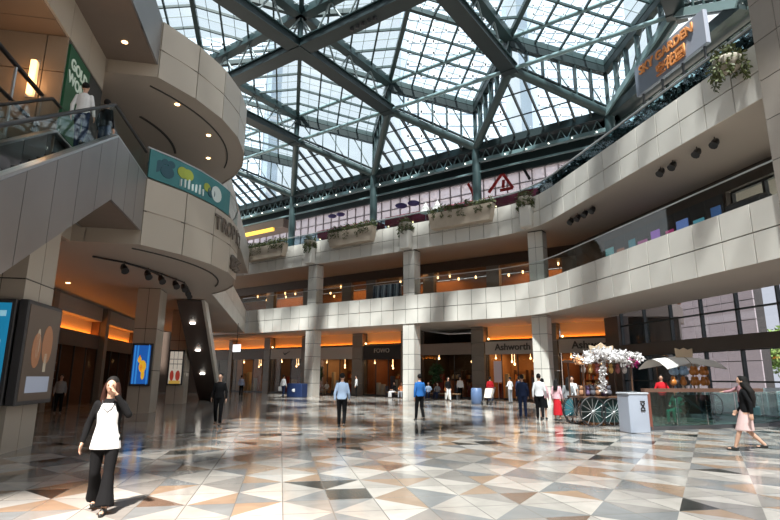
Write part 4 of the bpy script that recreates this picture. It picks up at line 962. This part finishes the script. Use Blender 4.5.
def local_part(mb, name, t, label=None):
    o = mb.build(name); o.parent = t
    if label: o['label'] = label
    return o
def prop(mb, name, t, label, cat):
    # a carried thing: top-level, placed in the world through its carrier's frame
    bpy.context.view_layer.update(); mb.v = [t.matrix_world @ v for v in mb.v]; o = mb.build(name, origin=sum(mb.v, Vector()) / len(mb.v)); tag(o, label, cat); return o
WHT, BLK, NAVY, LBLUE, BLUE = cloth('white', (.72, .73, .75)), cloth('black', (.007, .007, .008)), cloth('navy', (.02, .03, .07)), cloth('pale blue', (.40, .52, .72)), cloth('bright blue', (.03, .14, .42))
PINK, RED, TEALC, CREAM, DUSK, GREEN = cloth('pink', (.62, .38, .42)), cloth('red', (.50, .02, .03)), cloth('teal', (.04, .14, .17)), cloth('cream', (.62, .56, .50)), cloth('dusky pink', (.30, .16, .18)), cloth('green', (.02, .20, .13))
GREYC, ORNG, KHAKI = cloth('grey', (.25, .26, .28)), cloth('orange', (.55, .20, .08)), cloth('khaki', (.30, .24, .16))
# woman in the left foreground
wm = person((-3.60, 7.18, 0), (.25, -1, 0), 1.62, 'phone', 'woman in white apron top, black cardigan and wide black trousers shading her face', cloth('black cardigan', (.008, .008, .009)), BLK, hair='long', voxel=.0085, flare=True)
g = M(HAIR)
for s_ in (-1, 1): loft(g, [((s_ * .075, .02, 1.36), .035, .035), ((s_ * .095, .01, 1.46), .04, .045), ((s_ * .088, .0, 1.58), .03, .06), ((s_ * .05, -.01, 1.68), .04, .07)])
remesh(g, 'hair_sides', .011, mat('dark auburn hair', (.035, .012, .008), .7, spec=.2), wm, 2)
g = M(WHT); loft(g, [((0, .018, .80), .20, .135), ((0, .016, .90), .185, .125), ((0, .018, 1.0), .165, .118), ((0, .022, 1.12), .140, .108), ((0, .026, 1.28), .150, .112), ((0, .03, 1.40), .10, .088)]); remesh(g, 'white_apron', .012, WHT, wm, 2)
g = M(BLACK); g.tube([V3((-.09, .07, 1.44)), V3((-.05, .125, 1.33)), V3((0, .145, 1.29)), V3((.05, .125, 1.33)), V3((.09, .07, 1.44))], .006, 6); local_part(g, 'necklace', wm)
# woman on the right
rw = person((8.43, 13.15, 0), (-.8, .6, 0), 1.70, 'walk', 'long-haired woman in black top and pale pink skirt walking at the right edge', BLK, cloth('pale pink skirt', (.62, .45, .44)), kind='skirt', hair='long', voxel=.0095)
g = M(HAIR); loft(g, [((0, -.16, 1.02), .09, .04), ((0, -.165, 1.22), .15, .07), ((0, -.13, 1.40), .16, .10), ((0, -.055, 1.52), .13, .11), ((0, -.02, 1.62), .105, .10)]); remesh(g, 'hair_length', .014, HAIR, rw, 2)
g = M(mat('dark teal bag', (.02, .06, .07), .5)); g.cbox(Wd, .24, .36, -.28, .0, .82, 1.04, .03); g.tube([V3((.3, -.22, 1.03)), V3((.22, -.12, 1.40)), V3((.3, -.04, 1.03))], .009, 6); prop(g, 'shoulder_bag', rw, 'dark teal shoulder bag of the long-haired woman at the right edge', 'bag')
person((-5.93, 19.34, 0), (.1, -1, 0), 1.74, 'stroll', 'man in an all black outfit walking toward the camera left of centre', BLK, BLK, voxel=.012)
person((-1.60, 18.75, 0), (.05, 1, 0), 1.76, 'stroll', 'man in pale blue shirt and black trousers walking away near the centre', LBLUE, BLK, voxel=.012, face=False)
person((1.20, 21.9, 0), (-.35, .9, 0), 1.76, 'stroll', 'man in bright blue shirt and black trousers beside the third column', BLUE, BLK, voxel=.012, face=False)
# group by the clothing shop
person((5.58, 23.2, 0), (.1, 1, 0), 1.76, 'stand', 'man in dark navy suit at the left of the standing group', NAVY, NAVY, voxel=.014, face=False)
person((6.02, 22.2, 0), (.3, 1, 0), 1.80, 'stroll', 'man in white shirt and black trousers in the standing group', WHT, BLK, voxel=.014, face=False)
person((6.38, 23.0, 0), (.5, .8, 0), 1.62, 'stand', 'woman in pale pink top and black skirt in the standing group', PINK, BLK, kind='skirt', hair='bob', voxel=.014, face=False)
person((6.72, 22.2, 0), (.6, .7, 0), 1.60, 'stand', 'woman in pink blouse and bright red skirt in the standing group', PINK, RED, kind='long_skirt', hair='long', voxel=.014, face=False)
person((7.12, 22.0, 0), (.3, .9, 0), 1.66, 'stand', 'woman in grey top and dark teal skirt at the right of the group', GREYC, TEALC, kind='long_skirt', hair='long', voxel=.014, face=False)
person((7.95, 24.0, 0), (-.2, -1, 0), 1.72, 'stroll', 'woman in white vest top and black trousers left of the flower cart', WHT, BLK, hair='bob', voxel=.014, sleeves='short')
vend = person((8.25, 21.45, 0), (-.15, -1, 0), 1.72, 'reach', 'vendor in cream top reaching over the flower cart counter', CREAM, BLK, hair='bob', voxel=.014)
red = person((11.95, 24.2, 0), (-.4, -1, 0), 1.80, 'hold', 'vendor in red shirt behind the glass enclosure beside the awning cart', RED, BLK, voxel=.014)
person((11.85, 18.6, 0), (-1, .1, 0), 1.74, 'reach', 'person in dusky pink shirt reaching left behind the long-haired woman', DUSK, NAVY, hair='short', voxel=.014)
person((10.75, 20.75, 0), (-1, -.6, 0), 1.66, 'sit', 'person in green overalls sitting low, seen through the glass enclosure', GREEN, GREEN, voxel=.014)
# far people along the shop fronts
def far(px, dep, toward, H, pose, label, top, bottom, **k):
    # px: bearing column, dep: distance along Y
    return person((((px - 390) / 537.27) * (dep * math.cos(PITCH) + -1.0 * math.sin(PITCH)), dep, 0), toward, H, pose, label, top, bottom, voxel=.018, **k)
far(242, 47, (.2, 1, 0), 1.72, 'stand', 'person in pale blue shirt standing before the dark shop far left', LBLUE, BLK, face=False)
w9 = far(284, 44.5, (.6, .9, 0), 1.76, 'stroll', 'man in white shirt carrying a white bag left of the second column', WHT, NAVY, face=False)
g = M(WHT); g.cbox(Wd, -.42, -.2, -.2, .1, .5, .85, .05); prop(g, 'carrier_bag', w9, 'white carrier bag held by the man left of the second column', 'bag')
far(357, 46, (-1, 0, 0), 1.76, 'stand', 'slim person in white top before the black-fronted shop', WHT, BLK)
far(449, 39.5, (.5, -1, 0), 1.66, 'stroll', 'woman in black top and white trousers right of the third column', BLK, WHT, hair='bob')
far(461, 42.5, (0, -1, 0), 1.72, 'stand', 'person in white jacket and black trousers before the dark passage', WHT, BLK)
# benches with seated people
def bench(c, w_, label):
    t = thing('bench', c, label, 'bench'); c = Vector(c); F = lambda a, b, z: c + uA * a + nA * b + UP * z
    q = M(mat('bench wood', (.25, .15, .08), .5)); q.cbox(F, -w_ / 2, w_ / 2, -.22, .22, .42, .47, .02); part(q, 'seat', t)
    for s in (-1, 1): q = M(CHAR); q.cbox(F, s * (w_ / 2 - .15) - .04, s * (w_ / 2 - .15) + .04, -.2, .2, 0, .42, .01); part(q, 'leg', t)
def seated(a, n, label, top, bottom, toward, **k): 
    p = A(a, n); return person((p.x, p.y, -.015), toward, 1.68, 'sit', label, top, bottom, voxel=.02, **k)
bench(A(-35.0, 38.6), 3.4, 'wooden bench between the second column and the plants, left bench'); bench(A(-25.3, 37.2), 1.9, 'wooden bench just left of the third column'); bench(A(-20.9, 36.6), 3.2, 'wooden bench right of the third column')
seated(-36.1, 38.6, 'seated person in orange top nearest the second column', ORNG, KHAKI, (-.5, -.8, 0), hair='bob'); seated(-35.2, 38.6, 'seated person in pink top in the middle of the left bench', PINK, NAVY, (-.6, -.8, 0)); seated(-34.2, 38.6, 'seated person in cream top at the right end of the left bench', CREAM, KHAKI, (-.4, -.9, 0))
seated(-25.6, 37.2, 'seated person in black top and white trousers left of the third column', BLK, WHT, (-.8, -.5, 0), hair='bob'); seated(-24.9, 37.2, 'seated person in orange jacket close against the third column', ORNG, GREYC, (-.3, -.9, 0))
seated(-22.0, 36.6, 'seated person in pale blue top beside the man in bright blue', LBLUE, NAVY, (-.3, -.9, 0)); seated(-21.2, 36.6, 'seated person in grey top in the middle of the right bench', GREYC, NAVY, (-.5, -.9, 0)); seated(-20.3, 36.6, 'seated person in cream and orange at the right end of the right bench', ORNG, CREAM, (-.2, -.9, 0), hair='bob')
# shoppers at the left clothing shop
far(491, 38.2, (.2, 1, 0), 1.70, 'stand', 'shopper in red top at the left clothing shop entrance', RED, NAVY, face=False)
far(511, 36.5, (-.6, .8, 0), 1.70, 'hold', 'shopper in white shirt before the left clothing shop', WHT, GREYC, face=False)
far(520, 37.5, (0, 1, 0), 1.72, 'stand', 'shopper in dark clothes close to the corner column', NAVY, BLK, face=False)
# left side people
p_ = B(-27.0, -9.6); person((p_.x, p_.y, 0), (.5, -1, 0), 1.68, 'stand', 'shop assistant in grey and black inside the left arcade', GREYC, BLK, voxel=.018)
p_ = B(-13.7, -5.2); person((p_.x, p_.y, 7.15), (-.2, 1, 0), 1.76, 'stroll', 'person in white shirt with a strap at the top of the escalator', WHT, NAVY, voxel=.014, face=False)
p_ = B(-14.3, -4.85); person((p_.x, p_.y, 7.15), (.2, 1, 0), 1.66, 'stand', 'person in dark clothes stepping off the top of the escalator', BLK, NAVY, voxel=.014, face=False)

# ------------------------------------------------------------ carts, bin, glass enclosure
def wheel(t, F, c, r, lab=None):
    q = M(BLACK); n_ = 28; pts = [F(c[0] + r * math.cos(2 * math.pi * i / n_), c[1], c[2] + r * math.sin(2 * math.pi * i / n_)) for i in range(n_ + 1)]; q.tube(pts, .03, 6, cap=False); ty = part(q, 'wheel', t)
    q = M(CHROME)
    for i in range(12): q.tube([F(c[0], c[1], c[2]), F(c[0] + r * math.cos(math.pi * i / 6), c[1], c[2] + r * math.sin(math.pi * i / 6))], .009, 5)
    q.ball(F(*c), .05); sp = q.build('spokes'); sp.parent = ty
# flower and toy cart
cx = Vector((7.75, 20.3, 0)); dA = Vector((.97, .22, 0)).normalized(); dB = Vector((-.22, .97, 0)).normalized()
FC = lambda a, b, z: cx + dA * a + dB * b + UP * z
t = thing('market_cart', cx, 'two-wheeled market cart crowned with pale flowers beside the grey bin', 'cart')
WD = mat('dark cart wood', (.10, .05, .03), .45); GD = mat('dark green cart panel', (.02, .05, .05), .4)
q = M(GD); q.cbox(FC, -.55, 1.05, -.45, .45, .12, .95, .03); part(q, 'body', t); q = M(WD); q.cbox(FC, -1.05, 1.1, -.55, .55, .95, 1.02, .02); part(q, 'counter', t)
for a in (-.95, 1.0):
    for b in (-.48, .48): q = M(WD); q.beam(FC(a, b, 1.0), FC(a, b, 2.25), .05, .05); part(q, 'post', t)
q = M(WD); q.cbox(FC, -1.1, 1.15, -.6, .6, 2.22, 2.3, .02); part(q, 'canopy_frame', t)
wheel(t, FC, (-.72, -.56, .5), .5); wheel(t, FC, (.1, -.56, .47), .47); wheel(t, FC, (-.72, .56, .5), .5)
q = M(mat('cream board', (.62, .48, .33), .6)); q.wall(FC, [(-.35, 2.55), (.6, 2.55), (.62, 2.85), (.35, 2.8), (.12, 2.95), (-.12, 2.8), (-.38, 2.85)], -.1, -.04); part(q, 'crest_board', t)
FLW = mat('white blossoms', (.75, .73, .74), .7, island=.15); FLP = mat('magenta blossoms', (.55, .04, .25), .7, island=.2); FLO = mat('peach blossoms', (.7, .38, .2), .7, island=.2)
def flowers(a0, a1, n_, m_, rr=.13, z0=2.3, z1=2.62): 
    for i in range(n_):
        f = thing('plush_flower', FC(0, 0, 0), '', 'flower') if False else None
for i in range(26):
    a = -1.2 + 2.5 * (i + .5) / 26; zz = 2.36 + .16 * math.sin(i * 1.9) + (.1 if -.6 < a < .8 else 0) - (.12 if abs(a) > 1 else 0); m_ = FLP if a > .95 and i % 2 else (FLO if a < -.7 and i % 3 == 0 else FLW)
    q = M(m_); c = FC(a, -.55 + .25 * math.sin(i * 2.3), zz); q.leaves(c, (.13, .13, .12), 46, .15, m_); q.ball(c, .09, m_)
    o = q.build('blossom'); o.location = -cx; o.parent = t
q = M(FLW); 
for i in range(8): q.leaves(FC(-.25 + .05 * math.sin(i), -.58, 2.2 - i * .14), (.1, .08, .09), 26, .13)
part(q, 'hanging_garland', t)
rnd = random.Random(3); tc_ = [(.35, .18, .10), (.55, .5, .5), (.15, .1, .2), (.5, .3, .1), (.08, .08, .10), (.3, .1, .1)]
for i in range(12):
    c = tc_[i % 6]; q = M(mat('plush %d' % (i % 6), c, .8)); a = -.95 + i * .11; p = FC(a, -.3 + .25 * (i % 2), 1.02); q.ball(p + UP * .12, .12, sc=(.9, .9, 1)); q.ball(p + UP * .29, .085); q.ball(p + UP * .36 + dA * .06, .03); q.ball(p + UP * .36 - dA * .06, .03)
    o = q.build('soft_toy', origin=p); tag(o, ['brown', 'pale grey', 'purple', 'amber', 'black', 'maroon'][i % 6] + ' toy ' + ('in the back row' if i % 2 else 'in the front row') + (' at the left half' if i < 6 else ' at the right half') + ' of the flower cart counter', 'toy', 'soft toys on the flower cart')
for i in range(7):
    a = -.9 + i * .28; c = tc_[(i * 2 + 1) % 6]; q = M(mat('plush %d' % ((i * 2 + 1) % 6), c, .8)); p = FC(a, -.42, 1.95); q.ball(p, .1, sc=(.9, .9, 1.3)); q.ball(p + UP * .17, .075); q.tube([p + UP * .2, p + UP * .3], .008, 5); part(q, 'hanging_toy', t)
# grey bin
t = thing('litter_bin', (7.55, 17.55, 0), 'pale grey metal litter bin with a dark emblem beside the glass enclosure', 'bin'); bc = Vector((7.72, 17.6, 0)); FB = lambda a, b, z: bc + dA * a + dB * b + UP * z
q = M(mat('pale blue grey metal', (.30, .33, .40), .4)); q.cbox(FB, -.35, .35, -.3, .3, 0, 1.16, .03); part(q, 'body', t); q = M(mat('grey lid', (.38, .40, .44), .35)); q.cbox(FB, -.37, .37, -.32, .32, 1.16, 1.22, .02); q.lathe(FB(0, 0, 1.22), [(.16, 0), (.16, .03), (.12, .04)], 14, BLACK); part(q, 'lid', t)
q = M(BLACK)
for s in (-1, 1): q.beam(FB(.12 - s * .07, -.315, .72), FB(.12 + s * .07, -.315, .90), .02, .03)
q.beam(FB(.04, -.315, .95), FB(.20, -.315, .95), .02, .03); q.beam(FB(.04, -.315, .68), FB(.20, -.315, .68), .02, .03); part(q, 'emblem', t)
# glass enclosure round the escalator opening
t = thing('glass_enclosure', (9.0, 19.6, 0), 'glass balustrade with brown rail around the opening on the right', 'balustrade')
e0, e1, e2 = Vector((8.35, 18.2, 0)), Vector((13.4, 19.9, 0)), Vector((18.6, 24.6, 0))
BR = mat('brown rail', (.13, .07, .05), .4)
for p, q_ in ((e0, e1), (e1, e2)):
    g = M(TEALGL); n_ = 4
    for i in range(n_): a, b = p.lerp(q_, i / n_ + .005), p.lerp(q_, (i + 1) / n_ - .005); g.sheet([a + UP * .12, b + UP * .12, b + UP * 1.2, a + UP * 1.2], .02)
    part(g, 'glass_panel', t); g = M(BR if p is e0 else STEELL); g.beam(p + UP * 1.27, q_ + UP * 1.27, .16, .12); part(g, 'top_rail', t); g = M(CHAR); g.beam(p + UP * .06, q_ + UP * .06, .14, .12); part(g, 'plinth', t)
g = M(mat('red brown panel', (.16, .05, .035), .4)); g.beam(e0 + UP * .02, e0 + UP * 1.2, .45, .1, up=dB); part(g, 'end_post', t)
g = M(CHAR)
for f in (.33, .66): pass
t2 = thing('escalator_handrail', (12.0, 21.0, 0), 'dark sloping handrail seen through the glass enclosure', 'handrail'); g = M(BLACK); g.tube([Vector((10.4, 20.2, 1.0)), Vector((10.7, 20.35, 1.05)), Vector((12.6, 21.4, .1))], .05, 8); part(g, 'rail', t2); g = M(CHROME); g.beam(Vector((10.5, 20.25, .02)), Vector((10.5, 20.25, .98)), .06, .06); part(g, 'post', t2)
# awning cart
cc = Vector((13.3, 24.9, 0)); FW = lambda a, b, z: cc + dA * a + dB * b + UP * z
t = thing('market_cart', cc, 'market cart with wide white awning and amber goods behind the glass enclosure', 'cart')
q = M(WD); q.cbox(FW, -1.0, 1.0, -.5, .5, .15, .95, .03); part(q, 'body', t)
for a in (-.95, .95):
    for b in (-.45, .45): q = M(WD); q.beam(FW(a, b, .95), FW(a, b, 2.2), .05, .05); part(q, 'post', t)
q = M(mat('white awning canvas', (.82, .80, .76), .7)); nn = 12
for s in (-1, 1):
    vs = []
    for i in range(nn + 1):
        f = i / nn; b = -.95 + 1.9 * f; z = 2.2 + .42 * math.sin(math.pi * f)
        vs += [FW(s * .05, b * .6, 2.35 + .32 * math.sin(math.pi * f)), FW(s * 1.55, b, z - .12 - .1 * 0)]
    q.add(vs, [(2 * i, 2 * i + 2, 2 * i + 3, 2 * i + 1) for i in range(nn)]); q.add([v - UP * .03 for v in vs], [(2 * i, 2 * i + 1, 2 * i + 3, 2 * i + 2) for i in range(nn)])
part(q, 'awning', t)
q = M(mat('cream board', (.62, .48, .33), .6)); q.wall(FW, [(-.42, 2.6), (.42, 2.6), (.45, 3.0), (.2, 2.93), (0, 3.02), (-.2, 2.93), (-.45, 3.0)], -.25, -.18); part(q, 'crest_board', t)
for a in (-.85, .9): wheel(t, FW, (a, -.6, .5), .5)
am = mat('amber goods', (.45, .16, .03), .35); bl = mat('blue white goods', (.25, .38, .55), .5); dk = mat('dark goods', (.07, .05, .05), .5)
for i in range(16):
    a = -.95 + (i % 8) * .26; m_ = bl if a < -.1 and i < 8 else (am if a > -.05 else (dk if i % 2 else am)); z = 1.95 if i < 8 else 1.5; q = M(m_); p = FW(a, -.5 + .1 * (i % 2), z); q.ball(p, .15, sc=(1, .8, 1)); q.ball(p + UP * .17, .09); q.tube([p + UP * .2, p + UP * .36], .01, 5); part(q, 'hanging_item', t)
for i, a in enumerate((-.7, -.3, .1, .5)): q = M(CREAM if i % 2 else bl); p = FW(a, -.3, .95); q.lathe(p, [(.08, 0), (.1, .1), (.06, .28), (.03, .36), (.07, .45)], 12); tag(q.build('bottle_ornament', origin=p), ['first', 'second', 'third', 'fourth'][i] + ' upright ornament from the left on the awning cart counter', 'ornament')
# blue drum and pushchair by the left clothing shop
p = Vector((5.55, 35.2, 0)); q = M(mat('blue drum', (.10, .16, .30), .4)); q.lathe(p, [(.30, 0), (.34, .05), (.36, .5), (.34, .95), (.28, 1.0)], 18); tag(q.build('barrel', origin=p), 'round blue drum standing left of the pushchair', 'barrel')
p = Vector((6.15, 34.3, 0)); t = thing('pushchair', p, 'pushchair with pale seat near the left clothing shop', 'pushchair'); FP = lambda a, b, z: p + uA * a + nA * b + UP * z
q = M(CREAM); q.hexa([FP(-.22, -.2, .45), FP(.22, -.2, .45), FP(.22, .2, .40), FP(-.22, .2, .40), FP(-.24, .1, 1.0), FP(.24, .1, 1.0), FP(.24, .3, .98), FP(-.24, .3, .98)]); part(q, 'seat', t)
q = M(CHAR)
for s in (-.26, .26): q.tube([FP(s, -.35, .12), FP(s, .1, .6), FP(s, .5, 1.05)], .018, 6); q.tube([FP(s, .4, .12), FP(s, .0, .5)], .018, 6)
q.tube([FP(-.26, .5, 1.05), FP(.26, .5, 1.05)], .018, 6); part(q, 'frame', t)
for s in (-.28, .28):
    for b in (-.35, .4): q = M(BLACK); q.tube([FP(s - .02, b, .12), FP(s + .02, b, .12)], .12, 14); part(q, 'wheel', t)
# navy counter stand near the white-shirted man
p = A(-34.3, 33.6) ; p = Vector((-7.65, 45.2, 0)); t = thing('promotion_counter', p, 'navy blue promotion counter with pale mark left of the second column', 'counter'); FP = lambda a, b, z: p + uA * a + nA * b + UP * z
q = M(mat('navy counter', (.02, .04, .12), .4)); q.cbox(FP, -.7, 1.0, -.35, .35, 0, 1.1, .05); part(q, 'body', t); q = M(WHT); q.ball(FP(.2, -.36, .55), 1, sc=(.22, .03, .14)); part(q, 'mark', t)
# tree like pot plants by the shops
for a, n_, lab in ((-35.9, SN - .9, 'behind the second column'), (-22.8, SN - .9, 'behind the third column')):
    p = A(a, n_); t = thing('potted_plant', p, 'tall dark green pot plant standing ' + lab, 'plant'); q = M(CHAR); q.lathe(p, [(.25, 0), (.32, .5), (.3, .52)], 14); part(q, 'pot', t); q = M(mat('bark', (.1, .07, .05), .9)); q.tube([p + UP * .4, p + UP * 1.7], .03, 6); part(q, 'stem', t); q = M(mat('plant green', (.03, .09, .03), .6, island=.4)); q.leaves(p + UP * 2.0, (.5, .5, .9), 320, .3); part(q, 'foliage', t)
# standing poster in the clothing shop
p = A(-17.3, SN - 1.0); t = thing('standing_poster', p, 'pale pink standing poster before the left clothing shop', 'sign'); FP = lambda a, b, z: p + uA * a + nA * b + UP * z
q = M(mat('pale pink board', (.62, .50, .54), .6)); q.cbox(FP, -.32, .32, -.02, .02, 1.3, 2.9, .01); part(q, 'board', t); q = M(CHROME); q.beam(FP(0, .04, 0), FP(0, .04, 2.0), .04, .03); q.cbox(FP, -.3, .3, -.15, .2, 0, .03, .01); part(q, 'stand', t)
# clothes rack on the middle balcony
p = A(-25.4, DA + 1.2, FL2); t = thing('clothes_rack', p, 'rack of dark patterned clothes on the middle back balcony', 'rack'); FP = lambda a, b, z: p + uA * a + nA * b + UP * z
q = M(CHROME); q.tube([FP(-1.4, 0, 2.2), FP(1.4, 0, 2.2)], .02, 6)
for s in (-1.4, 1.4): q.tube([FP(s, 0, 0), FP(s, 0, 2.2)], .02, 6)
part(q, 'frame', t)
for i in range(13): q = M(mat('dark print %d' % (i % 3), [(.03, .04, .06), (.10, .13, .16), (.25, .28, .32)][i % 3], .8)); a = -1.3 + i * .21; q.hexa([FP(a, -.22, 1.0), FP(a + .12, -.22, 1.0), FP(a + .12, .22, 1.0), FP(a, .22, 1.0), FP(a + .02, -.14, 2.15), FP(a + .1, -.14, 2.15), FP(a + .1, .14, 2.15), FP(a + .02, .14, 2.15)]); part(q, 'garment', t)
# skyscrapers outside, seen through the crown glazing
for i, (x, y, w_, h_, lab) in enumerate(((20, 150, 34, 120, 'nearer'), (75, 190, 40, 170, 'right hand'), (-60, 170, 36, 120, 'left hand'))):
    t = thing('skyscraper', (x, y, 0), 'pale blue grey office tower seen through the roof glass, %s of three' % lab, 'building', 'towers beyond the roof'); q = M(mat('tower glass', (.42, .50, .58), .3)); q.cbox(Wd, x - w_ / 2, x + w_ / 2, y, y + 20, 0, h_, 2); part(q, 'body', t)
    q = M(mat('tower frame', (.62, .66, .70), .6))
    for k in range(int(h_ / 4)): q.box(Wd, x - w_ / 2 + 2, x + w_ / 2 - 2, y - .2, y + .1, k * 4, k * 4 + .9)
    for k in range(int(w_ / 4)): q.box(Wd, x - w_ / 2 + 2 + k * 4, x - w_ / 2 + 2.5 + k * 4, y - .2, y + .1, 0, h_ - 2)
    part(q, 'window_grid', t)
